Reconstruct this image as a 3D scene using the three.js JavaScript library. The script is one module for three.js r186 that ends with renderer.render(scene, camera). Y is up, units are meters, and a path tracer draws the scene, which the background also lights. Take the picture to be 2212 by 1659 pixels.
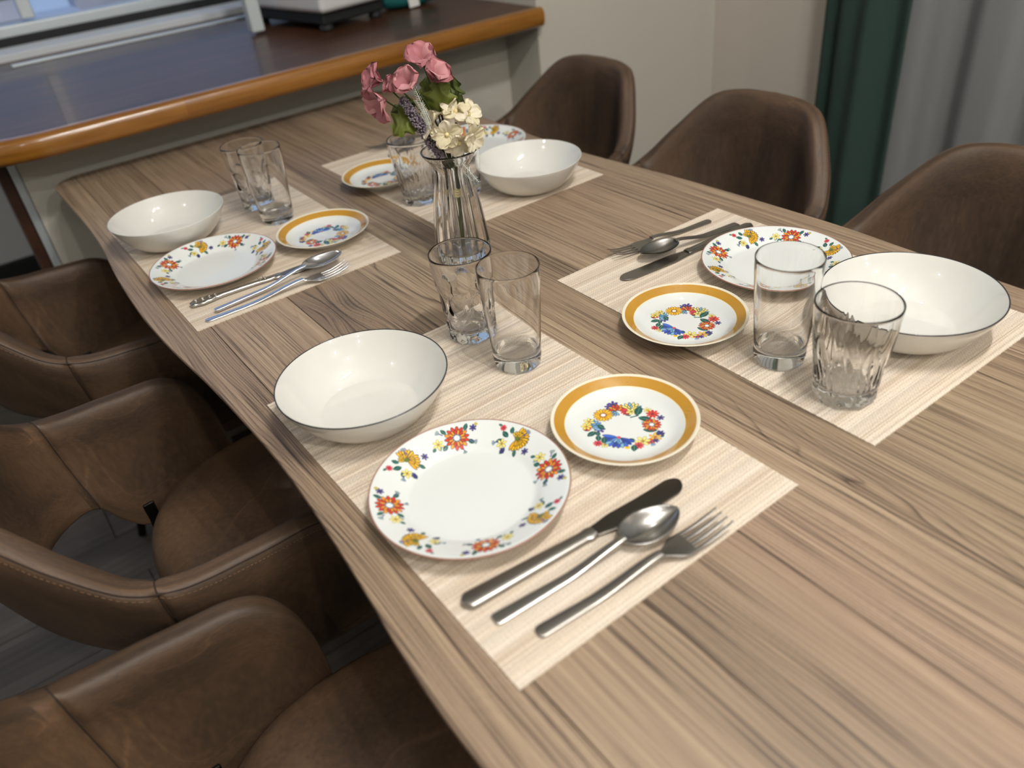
import * as THREE from 'three';
import { RoundedBoxGeometry } from 'three/addons/geometries/RoundedBoxGeometry.js';
import { mergeGeometries } from 'three/addons/utils/BufferGeometryUtils.js';
import { RectAreaLightUniformsLib } from 'three/addons/lights/RectAreaLightUniformsLib.js';

// ------------------------------------------------------------------ camera, light, exposure
RectAreaLightUniformsLib.init();
const H = 0.72;                       // height of the table top
const scene = new THREE.Scene();
const renderer = new THREE.WebGLRenderer({ antialias: true });
renderer.toneMapping = THREE.LinearToneMapping;
renderer.toneMappingExposure = 0.245;
renderer.shadowMap.enabled = true;
renderer.shadowMap.type = THREE.PCFSoftShadowMap;

const camera = new THREE.PerspectiveCamera(52.07, 2212 / 1659, 0.02, 60);
camera.position.set(0, H + 0.4791, 0);
camera.up.set(0.40969, 0.81246, -0.41480);
camera.lookAt(0.44330, H + 0.4791 - 0.57473, -0.68787);
camera.focus = 0.92;
camera.userData.fStop = 3.4;

scene.background = new THREE.Color(0.42, 0.62, 1.0);      // dull blue daylight beyond the window
scene.backgroundIntensity = 2.6;

// ceiling spots: [x, z, strength]; the fittings are built with the ceiling
const SPOTS = [[0.95, -0.75, 1.2], [0.1, 1.0, 9], [0.7, 1.9, 13], [-1.2, -0.7, 3], [-1.1, 1.8, 8], [1.2, 3.0, 5]];
const BAR = [0.56, 0.02, 22];            // the bar of four small spots over the table: [x, z, strength of all]
const WARM = new THREE.Color(1.0, 0.968, 0.925);

// ------------------------------------------------------------------ small helpers
function rng(seed) { let a = seed >>> 0; return () => { a = (a + 0x6D2B79F5) | 0; let t = Math.imul(a ^ (a >>> 15), 1 | a); t = (t + Math.imul(t ^ (t >>> 7), 61 | t)) ^ t; return ((t ^ (t >>> 14)) >>> 0) / 4294967296; }; }
const lerp = (a, b, t) => a + (b - a) * t;
const clamp = (x, a = 0, b = 1) => Math.min(b, Math.max(a, x));
const smooth = (a, b, x) => { const t = clamp((x - a) / (b - a)); return t * t * (3 - 2 * t); };
const V3 = (x, y, z) => new THREE.Vector3(x, y, z);
function h2(ix, iy, s) { let h = Math.imul(ix, 374761393) ^ Math.imul(iy, 668265263) ^ Math.imul(s, 974634777); h = Math.imul(h ^ (h >>> 13), 1274126177); return ((h ^ (h >>> 16)) >>> 0) / 4294967296; }
function noise(x, y, s = 0) {
  const ix = Math.floor(x), iy = Math.floor(y), fx = x - ix, fy = y - iy, u = fx * fx * (3 - 2 * fx), v = fy * fy * (3 - 2 * fy);
  return lerp(lerp(h2(ix, iy, s), h2(ix + 1, iy, s), u), lerp(h2(ix, iy + 1, s), h2(ix + 1, iy + 1, s), u), v);
}
const fbm = (x, y, s = 0, o = 4) => { let a = 0, w = 0.5, t = 0; for (let k = 0; k < o; k++) { a += w * noise(x, y, s + k * 17); t += w; w *= 0.5; x *= 2.03; y *= 2.03; } return a / t; };
// smooth curve through [t, v] knots (cubic Hermite)
function curve(knots) {
  return (t) => {
    const n = knots.length; let i = 0; while (i < n - 2 && t > knots[i + 1][0]) i++;
    const [t0, v0] = knots[i], [t1, v1] = knots[i + 1], d = t1 - t0, s = clamp((t - t0) / d);
    const m = (j) => j <= 0 ? (knots[1][1] - knots[0][1]) / (knots[1][0] - knots[0][0]) : j >= n - 1 ? (knots[n - 1][1] - knots[n - 2][1]) / (knots[n - 1][0] - knots[n - 2][0]) : (knots[j + 1][1] - knots[j - 1][1]) / (knots[j + 1][0] - knots[j - 1][0]);
    const s2 = s * s, s3 = s2 * s;
    return (2 * s3 - 3 * s2 + 1) * v0 + (s3 - 2 * s2 + s) * d * m(i) + (-2 * s3 + 3 * s2) * v1 + (s3 - s2) * d * m(i + 1);
  };
}
function dataTexture(w, h, fn, srgb = true, repeat = true) {
  const d = new Uint8Array(w * h * 4);
  for (let y = 0, k = 0; y < h; y++) for (let x = 0; x < w; x++, k += 4) { const c = fn(x, y); d[k] = clamp(c[0], 0, 255); d[k + 1] = clamp(c[1], 0, 255); d[k + 2] = clamp(c[2], 0, 255); d[k + 3] = 255; }
  const t = new THREE.DataTexture(d, w, h, THREE.RGBAFormat);
  t.magFilter = THREE.LinearFilter; t.minFilter = THREE.LinearMipmapLinearFilter; t.generateMipmaps = true; t.anisotropy = 8;
  if (repeat) t.wrapS = t.wrapT = THREE.RepeatWrapping;
  if (srgb) t.colorSpace = THREE.SRGBColorSpace;
  t.needsUpdate = true; return t;
}
function canvasTexture(size, draw) {
  const c = document.createElement('canvas'); c.width = c.height = size; draw(c.getContext('2d'), size);
  const t = new THREE.CanvasTexture(c); t.colorSpace = THREE.SRGBColorSpace; t.anisotropy = 8; return t;
}
// a grid of points; with closeU / closeV the first and last rows coincide and share normals
function gridGeo(nu, nv, fn, { closeU = false, closeV = false, capU = false, uv = null, flip = false } = {}) {
  const pos = [], uvs = [], idx = [], W = nv + 1;
  for (let i = 0; i <= nu; i++) for (let j = 0; j <= nv; j++) {
    const p = fn(i / nu, j / nv); pos.push(p[0], p[1], p[2]);
    const q = uv ? uv(i / nu, j / nv, p) : [i / nu, j / nv]; uvs.push(q[0], q[1]);
  }
  for (let i = 0; i < nu; i++) for (let j = 0; j < nv; j++) { const a = i * W + j, b = a + 1, c = a + W, d = c + 1; if (flip) idx.push(a, c, b, b, c, d); else idx.push(a, b, c, b, d, c); }
  const g = new THREE.BufferGeometry();
  if (capU) for (const i of [0, nu]) {
    let c = [0, 0, 0]; for (let j = 0; j < nv; j++) for (let k = 0; k < 3; k++) c[k] += pos[(i * W + j) * 3 + k] / nv;
    const base = pos.length / 3;
    for (let j = 0; j <= nv; j++) { const s = (i * W + j) * 3; pos.push(pos[s], pos[s + 1], pos[s + 2]); uvs.push(uvs[(i * W + j) * 2], uvs[(i * W + j) * 2 + 1]); }
    pos.push(...c); uvs.push(uvs[i * W * 2], uvs[i * W * 2 + 1]); const cc = base + nv + 1;
    for (let j = 0; j < nv; j++) { const f = (i === 0) !== flip; if (f) idx.push(cc, base + j + 1, base + j); else idx.push(cc, base + j, base + j + 1); }
  }
  g.setAttribute('position', new THREE.Float32BufferAttribute(pos, 3)); g.setAttribute('uv', new THREE.Float32BufferAttribute(uvs, 2)); g.setIndex(idx); g.computeVertexNormals();
  const n = g.attributes.normal, avg = (a, b) => { const x = n.getX(a) + n.getX(b), y = n.getY(a) + n.getY(b), z = n.getZ(a) + n.getZ(b), l = Math.hypot(x, y, z) || 1; n.setXYZ(a, x / l, y / l, z / l); n.setXYZ(b, x / l, y / l, z / l); };
  if (closeV) for (let i = 0; i <= nu; i++) avg(i * W, i * W + nv);
  if (closeU) for (let j = 0; j <= nv; j++) avg(j, nu * W + j);
  return g;
}
// a solid swept along x: stations {x, y, z, w, h} (half width in z, half height in y), rounded section of exponent e
function loftX(stations, seg = 20, e = 2.6) {
  const N = stations.length - 1;
  return gridGeo(N, seg, (u, v) => {
    const s = stations[Math.round(u * N)], a = v * Math.PI * 2, c = Math.cos(a), q = Math.sin(a), k = 2 / (s.e || e);
    return [s.x, (s.y || 0) + s.h * Math.sign(q) * Math.abs(q) ** k, (s.z || 0) + s.w * Math.sign(c) * Math.abs(c) ** k];
  }, { closeV: true, capU: true });
}
function tube(points, r, seg = 40, rs = 8, taper = null) {
  const c = new THREE.CatmullRomCurve3(points.map((p) => V3(...p))), f = c.computeFrenetFrames(seg, false);
  return gridGeo(seg, rs, (u, v) => {
    const i = Math.round(u * seg), p = c.getPointAt(u), a = v * Math.PI * 2, R = r * (taper ? taper(u) : 1), n = f.normals[i], b = f.binormals[i];
    return [p.x + R * (Math.cos(a) * n.x + Math.sin(a) * b.x), p.y + R * (Math.cos(a) * n.y + Math.sin(a) * b.y), p.z + R * (Math.cos(a) * n.z + Math.sin(a) * b.z)];
  }, { closeV: true, capU: true, flip: true });
}
const box = (w, h, d, x = 0, y = 0, z = 0, r = 0) => { const g = r ? new RoundedBoxGeometry(w, h, d, 3, r) : new THREE.BoxGeometry(w, h, d); g.translate(x, y, z); return g; };
const merge = (list) => mergeGeometries(list.map((g) => { const k = g.index ? g.toNonIndexed() : g; for (const n of Object.keys(k.attributes)) if (!['position', 'normal', 'uv'].includes(n)) k.deleteAttribute(n); return k; }));
const lathe = (pts, seg = 96) => new THREE.LatheGeometry(pts.map((p) => new THREE.Vector2(Math.max(p[0], 1e-5), p[1])), seg);

// turns a closed surface inside out when its faces look inwards
function outward(g) {
  if (g.userData.outward || g.groups.length > 1) return g; g.userData.outward = true;
  const p = g.attributes.position, ix = g.index, n = ix ? ix.count : p.count, a = V3(), b = V3(), c = V3(); let vol = 0;
  for (let k = 0; k < n; k += 3) { const [i, j, l] = ix ? [ix.getX(k), ix.getX(k + 1), ix.getX(k + 2)] : [k, k + 1, k + 2]; a.fromBufferAttribute(p, i); b.fromBufferAttribute(p, j); c.fromBufferAttribute(p, l); vol += a.dot(b.cross(c)); }
  if (vol >= 0) return g;
  if (ix) for (let k = 0; k < n; k += 3) { const t = ix.getX(k + 1); ix.setX(k + 1, ix.getX(k + 2)); ix.setX(k + 2, t); }
  else for (const at of Object.values(g.attributes)) for (let k = 0; k < n; k += 3) for (let d = 0; d < at.itemSize; d++) { const u = (k + 1) * at.itemSize + d, w = (k + 2) * at.itemSize + d, t = at.array[u]; at.array[u] = at.array[w]; at.array[w] = t; }
  const N = g.attributes.normal; if (N) for (let k = 0; k < N.array.length; k++) N.array[k] *= -1;
  return g;
}

// ------------------------------------------------------------------ naming
const used = new Map();
function numbered(name) { const k = used.get(name) || 0; used.set(name, k + 1); return k ? `${name}_${String(k).padStart(3, '0')}` : name; }
function shadows(o) { o.traverse((m) => { if (m.isMesh) { m.castShadow = true; m.receiveShadow = true; } }); return o; }
function mesh(name, g, m, parent) { const o = new THREE.Mesh(outward(g), m); o.name = parent ? name : numbered(name); o.castShadow = o.receiveShadow = true; (parent || scene).add(o); return o; }
function tag(o, label, category, group) { o.userData.label = label; o.userData.category = category; if (group) o.userData.group = group; return o; }
function thing(name, label, category, [x, y, z] = [0, 0, 0], turn = 0, group) { const o = new THREE.Group(); o.name = numbered(name); o.position.set(x, y, z); o.rotation.y = turn; scene.add(o); return tag(o, label, category, group); }
function copyOf(root, [x, y, z], turn, label) { const o = root.clone(); o.name = numbered(root.userData.kindName || root.name); o.userData = { ...root.userData, label }; o.position.set(x, y, z); o.rotation.set(0, turn, 0); scene.add(o); return o; }
function struct(name, g, m, parent) { const o = mesh(name, g, m, parent); if (!parent) o.userData.kind = 'structure'; return o; }
function structGroup(name) { const o = new THREE.Group(); o.name = numbered(name); o.userData.kind = 'structure'; scene.add(o); return o; }
// ------------------------------------------------------------------ materials
const std = (o) => new THREE.MeshStandardMaterial(o);
const phy = (o) => new THREE.MeshPhysicalMaterial(o);

// printed oak of the table: one 0.85 x 2.15 m picture of the grain; SEAMS are the joints between boards
const SEAMS = [0.168, 0.273, 0.378, 0.483, 0.588, 0.693, 0.798];
const TX0 = 0.08, TXW = 0.85, TZ0 = -1.80, TZL = 2.15;
function oak(X, Z) {
  let b = 0; while (b < SEAMS.length && X > SEAMS[b]) b++;
  const o = b * 31;
  let x = X + 0.0020 * (noise(X * 70, Z * 13, o + 3) - 0.5) + 0.004 * (noise(X * 16, Z * 4, o + 2) - 0.5);
  // the knot beside the front bowl
  const kx = X - 0.305, kz = Z + 0.862, kd = Math.hypot(kx * 1.3, kz * 0.6), kw = Math.exp(-((kd / 0.026) ** 2));
  x += 0.018 * Math.sign(kx || 1) * Math.exp(-((kd / 0.036) ** 2)) * (1 - Math.exp(-Math.abs(kx) / 0.004));
  // contour lines of a gently rolling field: straight grain that closes into flames here and there
  let q = x * 330 + 22 * noise(X * 8.5, Z * 1.05, o + 5) + 7 * noise(X * 21, Z * 2.6, o + 7) + 2.5 * noise(X * 60, Z * 7, o + 8);
  q = lerp(q, kd * 420, kw);
  const f = q - Math.floor(q), strong = 0.45 + 0.55 * h2(Math.floor(q), b, 71), ring = f < 0.8 ? f / 0.8 : (1 - f) / 0.2, band = Math.pow(ring, 7), soft = Math.pow(ring, 2);
  const gate = smooth(0.36, 0.66, fbm(X * 10, Z * 1.6, o + 21, 3));
  const fine = noise(x * 1300, Z * 22, o + 33), fine2 = noise(x * 620, Z * 8, o + 35), long = noise(x * 130, Z * 1.7, o + 37), big = fbm(X * 7, Z * 1.2, o + 41, 3);
  let l = 0.565 + 0.20 * (big - 0.5) + 0.13 * (long - 0.5) + 0.20 * (fine2 - 0.5) + 0.12 * (fine - 0.5);
  l -= strong * (band * (0.11 + 0.27 * gate) + 0.08 * soft * gate);
  if (fine2 < 0.3) l -= (0.10 + 0.16 * gate) * (0.3 - fine2) / 0.3;
  const crack = Math.abs(noise(X * 14, Z * 9, 77) - 0.5);
  l -= kw * (0.10 + 0.28 * smooth(0.05, 0.0, crack));
  for (const s of SEAMS) { const d = Math.abs(X - s); if (d < 0.0012) l -= 0.26 * (1 - d / 0.0012) * smooth(0.3, 0.6, noise(Z * 2.2, s * 50, 5)); }
  l += [0.01, 0.02, -0.03, 0.045, -0.02, -0.015, 0.03, 0.0][b];
  const pink = fbm(X * 5, Z * 2, 91, 2) - 0.5;
  return [l, pink];
}
const oakMap = dataTexture(2048, 2048, (i, j) => {
  const [l, p] = oak(TX0 + TXW * (i + 0.5) / 2048, TZ0 + TZL * (j + 0.5) / 2048), t = clamp(l);
  // dark umber -> grey brown -> pale straw
  const c = t < 0.5 ? [lerp(42, 138, t / 0.5), lerp(33, 117, t / 0.5), lerp(27, 97, t / 0.5)] : [lerp(138, 212, (t - 0.5) / 0.5), lerp(117, 190, (t - 0.5) / 0.5), lerp(97, 158, (t - 0.5) / 0.5)];
  return [c[0] + p * 4, c[1] - p * 3, c[2] + p * 2];
}, true, false);
const oakMat = std({ map: oakMap, bumpMap: oakMap, bumpScale: 0.0004, roughness: 0.45 });

// woven vinyl of the place mats, 0.45 x 0.30 m; u runs along the long side, the stripes along the short one
const weaveMap = (() => {
  const W = 1536, Hh = 1024, str = []; const r = rng(5);
  for (let i = 0; i < W; i++) { const ix = Math.floor(i / W * 360); str.push(0.75 * (h2(ix, 3, 5) - 0.55) + 0.5 * (noise(ix * 0.21, 7, 6) - 0.5) - (h2(ix, 9, 15) > 0.93 ? 0.35 : 0)); }
  return dataTexture(W, Hh, (i, j) => {
    // threads 1.25 mm apart; over and under by turns
    const tx = i / W * 360, ty = j / Hh * 240, ix = Math.floor(tx), iy = Math.floor(ty), fx = tx - ix - 0.5, fy = ty - iy - 0.5;
    const over = (ix + iy * 2) % 3 === 0, edge = over ? Math.abs(fx) * 1.2 : Math.abs(fy) * 1.1;
    let l = 0.92 - 0.34 * Math.pow(edge * 2, 3) * 0.95 + (over ? 0.05 : -0.04) + 0.06 * (h2(ix, iy, 8) - 0.5);
    l += 0.27 * clamp(str[i], -0.6, 0.3) * (0.75 + 0.5 * noise(i * 0.2, j * 0.006, 9));
    const warm = noise(i * 0.05, 3, 12);
    return [lerp(96, 248, l), lerp(74, 238, l) - warm * 4, lerp(58, 222, l) - warm * 9];
  }, true, false);
})();
const weaveMat = std({ map: weaveMap, bumpMap: weaveMap, bumpScale: 0.0003, roughness: 0.6 });

const leatherMap = dataTexture(1024, 1024, (i, j) => {
  const x = i / 1024, y = j / 1024;
  let l = 0.5 + 0.7 * (fbm(x * 7, y * 7, 3, 5) - 0.5) + 0.35 * (fbm(x * 3 + 2 * y, y * 14 - x * 5, 63, 3) - 0.5) + 0.16 * (noise(x * 210, y * 210, 8) - 0.5) + 0.10 * (noise(x * 420, y * 420, 18) - 0.5);
  const c = Math.abs(noise(x * 11 + 2 * fbm(x * 5, y * 5, 31, 3), y * 11 + 2 * fbm(x * 5, y * 5, 37, 3), 41) - 0.5);
  l += 0.2 * smooth(0.03, 0.0, c) * smooth(0.45, 0.7, fbm(x * 4, y * 4, 51, 3));
  return [lerp(34, 120, l), lerp(25, 91, l), lerp(17, 65, l)];
});
const leather = std({ map: leatherMap, bumpMap: leatherMap, bumpScale: 0.0009, roughness: 0.58 });
const threadMat = std({ color: 0x65492f, roughness: 0.8 }), darkThread = std({ color: 0x2a1c12, roughness: 0.8 });
const blackMetal = std({ color: 0x0d0c0b, roughness: 0.45, metalness: 0.6 });

const porcelain = phy({ color: new THREE.Color(0.82, 0.81, 0.765), roughness: 0.4, specularIntensity: 0.4, clearcoat: 0.9, clearcoatRoughness: 0.015 });
const creamBowl = phy({ color: new THREE.Color(0.70, 0.695, 0.65), roughness: 0.45, specularIntensity: 0.4, clearcoat: 1, clearcoatRoughness: 0.012 });
const navyLine = phy({ color: 0x15161f, roughness: 0.25, clearcoat: 0.5 });
const brownLine = phy({ color: 0x9c7160, roughness: 0.3, clearcoat: 0.5 });
const glassMat = phy({ color: 0xffffff, roughness: 0.0, transmission: 1, thickness: 0.004, ior: 1.5, specularIntensity: 1, attenuationColor: new THREE.Color(0.95, 0.985, 0.97), attenuationDistance: 0.12 });
const paneMat = phy({ color: 0xffffff, roughness: 0.02, transmission: 1, thickness: 0, ior: 1.5 });
const steel = std({ color: new THREE.Color(0.50, 0.49, 0.47), metalness: 1, roughness: 0.22 });
const steelWorn = std({ color: new THREE.Color(0.30, 0.285, 0.265), metalness: 1, roughness: 0.3 });
const steelBright = std({ color: new THREE.Color(0.68, 0.69, 0.72), metalness: 1, roughness: 0.16 });

const wallMat = (() => { const t = dataTexture(512, 512, (i, j) => { const v = 128 + 40 * (fbm(i / 40, j / 40, 4, 3) - 0.5) + 60 * (noise(i / 2.5, j / 2.5, 6) - 0.5); return [v, v, v]; }, false); t.repeat.set(1.6, 1.6); return (c) => std({ color: c, bumpMap: t, bumpScale: 0.0004, roughness: 0.9 }); })();
const plaster = wallMat(new THREE.Color(0.53, 0.505, 0.44)), plasterWarm = wallMat(new THREE.Color(0.54, 0.495, 0.44)), ceilingMat = wallMat(new THREE.Color(0.78, 0.76, 0.71)), greyPaint = wallMat(new THREE.Color(0.66, 0.70, 0.74));
function grainMap(w, h, seed, dark, light, fx, fy) {
  return dataTexture(w, h, (i, j) => {
    const x = i / w, y = j / h, q = (y + 0.05 * fbm(x * 3, y * 6, seed, 3)) * fy; const l = 0.5 + 0.6 * (fbm(x * fx, y * fy, seed + 3, 4) - 0.5) + 0.25 * (noise(x * fx * 2, y * fy * 8, seed + 9) - 0.5) - 0.25 * Math.pow(q - Math.floor(q), 6);
    return [lerp(dark[0], light[0], l), lerp(dark[1], light[1], l), lerp(dark[2], light[2], l)];
  });
}
const counterMap = grainMap(1024, 512, 61, [38, 22, 13], [104, 66, 42], 5, 26);
const counterMat = phy({ map: counterMap, roughness: 0.4, specularIntensity: 0.5, clearcoat: 0.16, clearcoatRoughness: 0.06 });
const noseMat = phy({ map: grainMap(1024, 128, 71, [104, 62, 14], [172, 118, 44], 7, 10), roughness: 0.3, clearcoat: 0.6, clearcoatRoughness: 0.12 });
const darkWood = std({ map: grainMap(256, 512, 81, [36, 18, 6], [82, 46, 20], 20, 4), roughness: 0.5 });
const plankMaps = [0, 1, 2].map((k) => grainMap(1024, 256, 101 + k * 13, [50 + k * 4, 46 + k * 4, 43 + k * 4], [112, 105, 98], 4, 14));
const plankMats = plankMaps.map((m) => std({ map: m, bumpMap: m, bumpScale: 0.0003, roughness: 0.48 }));
const aluminium = std({ color: new THREE.Color(0.60, 0.66, 0.69), metalness: 0.5, roughness: 0.4 });
const rubber = std({ color: 0x101316, roughness: 0.7 });
const whitePaint = std({ color: new THREE.Color(0.72, 0.72, 0.70), roughness: 0.35 });
// ------------------------------------------------------------------ the room
const CEIL = 2.45, ZB = -1.70, ZP = -1.84, ZW = -2.64, XR = 1.96, XL = -2.3, ZN = 4.0, XA = 1.30;
{
  const floor = structGroup('floor');
  struct('floor_slab', box(XR - XL + 0.3, 0.1, ZN - ZW + 0.4, (XR + XL) / 2, -0.062, (ZN + ZW) / 2), std({ color: 0x2a2624, roughness: 0.9 }), floor);
  const lens = [1.2, 0.9], geos = {}, R = rng(77);
  for (let row = 0; row < 24; row++) {
    const z = ZW + 0.075 + row * 0.15; if (z > 0.95) break;
    let x = -2.28 - R() * 0.5;
    while (x < XR) {
      const L = lens[R() < 0.5 ? 0 : 1], a = Math.max(x, -2.28), b = Math.min(x + L, XR - 0.01), k = (b - a).toFixed(3);
      if (b - a > 0.05) {
        if (!geos[k]) { const g = new RoundedBoxGeometry(b - a - 0.0016, 0.012, 0.1484, 1, 0.0012), p = g.attributes.position, uv = g.attributes.uv; for (let n = 0; n < p.count; n++) uv.setXY(n, p.getX(n) / 1.2, p.getZ(n) / 0.3 + 0.5); geos[k] = g; }
        const o = struct('plank', geos[k], plankMats[Math.floor(R() * 3)], floor); o.position.set((a + b) / 2, -0.006, z);
      }
      x += L;
    }
  }
  struct('plank_field', box(XR - XL, 0.012, ZN - 0.98, (XR + XL) / 2, -0.006, (ZN + 0.98) / 2 ), plankMats[0], floor);

  const ceiling = structGroup('ceiling');
  struct('ceiling_slab', box(XR - XL + 0.4, 0.12, ZN - ZW + 0.6, (XR + XL) / 2, CEIL + 0.06, (ZN + ZW) / 2), ceilingMat, ceiling);

  // wall to the right of the counter: a block whose front stands at ZB and whose left face closes the counter's alcove
  struct('wall_back', box(XR - XA + 0.15, CEIL, ZB - ZW + 0.15, (XA + XR + 0.15) / 2, CEIL / 2, (ZB + ZW - 0.15) / 2), plaster);
  struct('wall_right', box(0.15, CEIL, ZN - ZB, XR + 0.075, CEIL / 2, (ZN + ZB) / 2), plasterWarm);
  struct('wall_front', box(XR - XL + 0.3, CEIL, 0.15, (XR + XL) / 2, CEIL / 2, ZN + 0.075), plaster);
  struct('wall_left', box(0.15, CEIL, ZN - ZW + 0.15, XL - 0.075, CEIL / 2, (ZN + ZW - 0.15) / 2), plaster);
  // the low wall under the counter
  struct('wall_low', box(1.215, 0.795, 0.1, 0.083 + 1.217 / 2, 0.3975, ZP - 0.05), plaster);
  struct('trim_1', box(0.016, 0.795, 0.104, 0.075, 0.3975, ZP - 0.0495, 0.003), aluminium);
  struct('trim_2', box(0.021, 0.795, 0.106, 0.0555, 0.3975, ZP - 0.0493, 0.003), darkWood);
  // window wall behind the counter: grey below, window above
  const ww = structGroup('wall_window');
  const x0 = -1.5, x1 = 1.22, y0 = H + 0.125, y1 = 2.1;
  struct('wall_lower', box(XA - XL, y0, 0.14, (XA + XL) / 2, y0 / 2, ZW - 0.07), greyPaint, ww);
  struct('wall_upper', box(XA - XL, CEIL - y1, 0.14, (XA + XL) / 2, (CEIL + y1) / 2, ZW - 0.07), plaster, ww);
  struct('wall_side', box(x0 - XL, y1 - y0, 0.14, (x0 + XL) / 2, (y0 + y1) / 2, ZW - 0.07), plaster, ww);
  struct('wall_side', box(XA - x1, y1 - y0, 0.14, (XA + x1) / 2, (y0 + y1) / 2, ZW - 0.07), plaster, ww);
  struct('baseboard_back', box(XA - XL, 0.3, 0.03, (XA + XL) / 2, 0.15, ZW + 0.012, 0.004), rubber);
  const win = structGroup('window_1'), zf = ZW - 0.06, mid = [-0.62, 0.31];
  struct('window_sill', box(x1 - x0, 0.02, 0.17, (x0 + x1) / 2, y0 - 0.006, ZW + 0.015, 0.003), greyPaint, win);
  struct('gasket', box(x1 - x0, 0.024, 0.05, (x0 + x1) / 2, y0 + 0.014, zf + 0.012), rubber, win);
  struct('window_frame', box(x1 - x0, 0.03, 0.045, (x0 + x1) / 2, y0 + 0.038, zf + 0.006, 0.004), aluminium, win);
  struct('window_frame', box(x1 - x0, 0.04, 0.045, (x0 + x1) / 2, y1 - 0.02, zf, 0.004), aluminium, win);
  for (const x of [x0 + 0.015, ...mid, x1 - 0.015]) struct('window_frame', box(0.035, y1 - y0 - 0.1, 0.045, x, (y0 + y1) / 2 + 0.01, zf, 0.004), aluminium, win);
  const xs = [x0 + 0.02, ...mid, x1 - 0.02];
  for (let k = 0; k < 3; k++) struct('pane', box(xs[k + 1] - xs[k] - 0.03, y1 - y0 - 0.09, 0.001, (xs[k] + xs[k + 1]) / 2, (y0 + y1) / 2 + 0.01, zf), paneMat, win);

  // ceiling spots
  SPOTS.forEach(([x, z, power], i) => {
    const where = ['over the far right chairs', 'near the end of the table', 'behind the table', 'beside the left wall', 'in the near left corner', 'near the front wall'][i];
    const t = thing('ceiling_light', `round recessed ceiling spot ${where}`, 'light', [x, CEIL, z]);
    mesh('trim_ring', lathe([[0.045, 0.0], [0.066, 0.0], [0.066, -0.006], [0.062, -0.010], [0.048, -0.010], [0.045, -0.006], [0.045, 0.0]], 40), whitePaint, t);
    mesh('diffuser', lathe([[0, -0.003], [0.0445, -0.003], [0.0445, 0.0], [0, 0.0]], 32), std({ color: 0xffffff, emissive: WARM.clone(), emissiveIntensity: 6, roughness: 0.5 }), t);
    const l = new THREE.PointLight(WARM, power); l.position.set(0, -0.05, 0); l.castShadow = true; l.shadow.radius = 1.3; l.shadow.mapSize.set(1024, 1024); l.name = 'spot_light'; t.add(l);
  });
}

// the bar of four small spots over the table
{
  const t = thing('spot_bar', 'white ceiling bar with four small round spot lamps over the table', 'light', [BAR[0], CEIL, BAR[1]], 0.35);
  mesh('bar', box(0.52, 0.022, 0.05, 0, -0.011, 0, 0.008), whitePaint, t);
  for (let k = 0; k < 4; k++) {
    const x = -0.195 + 0.13 * k;
    const head = mesh('lamp_head', lathe([[0, -0.03], [0.018, -0.03], [0.026, -0.036], [0.031, -0.06], [0.031, -0.096], [0.028, -0.096], [0.028, -0.075], [0.0, -0.075]], 36).translate(x, 0, 0), whitePaint, t);
    mesh('stem', lathe([[0, -0.02], [0.006, -0.02], [0.006, -0.032], [0, -0.032]], 12).translate(x, 0, 0), whitePaint, t);
    mesh('bulb', lathe([[0, -0.090], [0.018, -0.089], [0.026, -0.086], [0.0275, -0.080], [0, -0.078]], 28).translate(x, 0, 0), std({ color: 0xffffff, emissive: WARM.clone(), emissiveIntensity: 6, roughness: 0.5 }), head);
    const l = new THREE.PointLight(WARM, BAR[2] / 4); l.position.set(x, -0.112, 0); l.castShadow = true; l.shadow.radius = 0.7; l.shadow.mapSize.set(1024, 1024); l.name = 'bulb_light'; t.add(l);
  }
}

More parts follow.
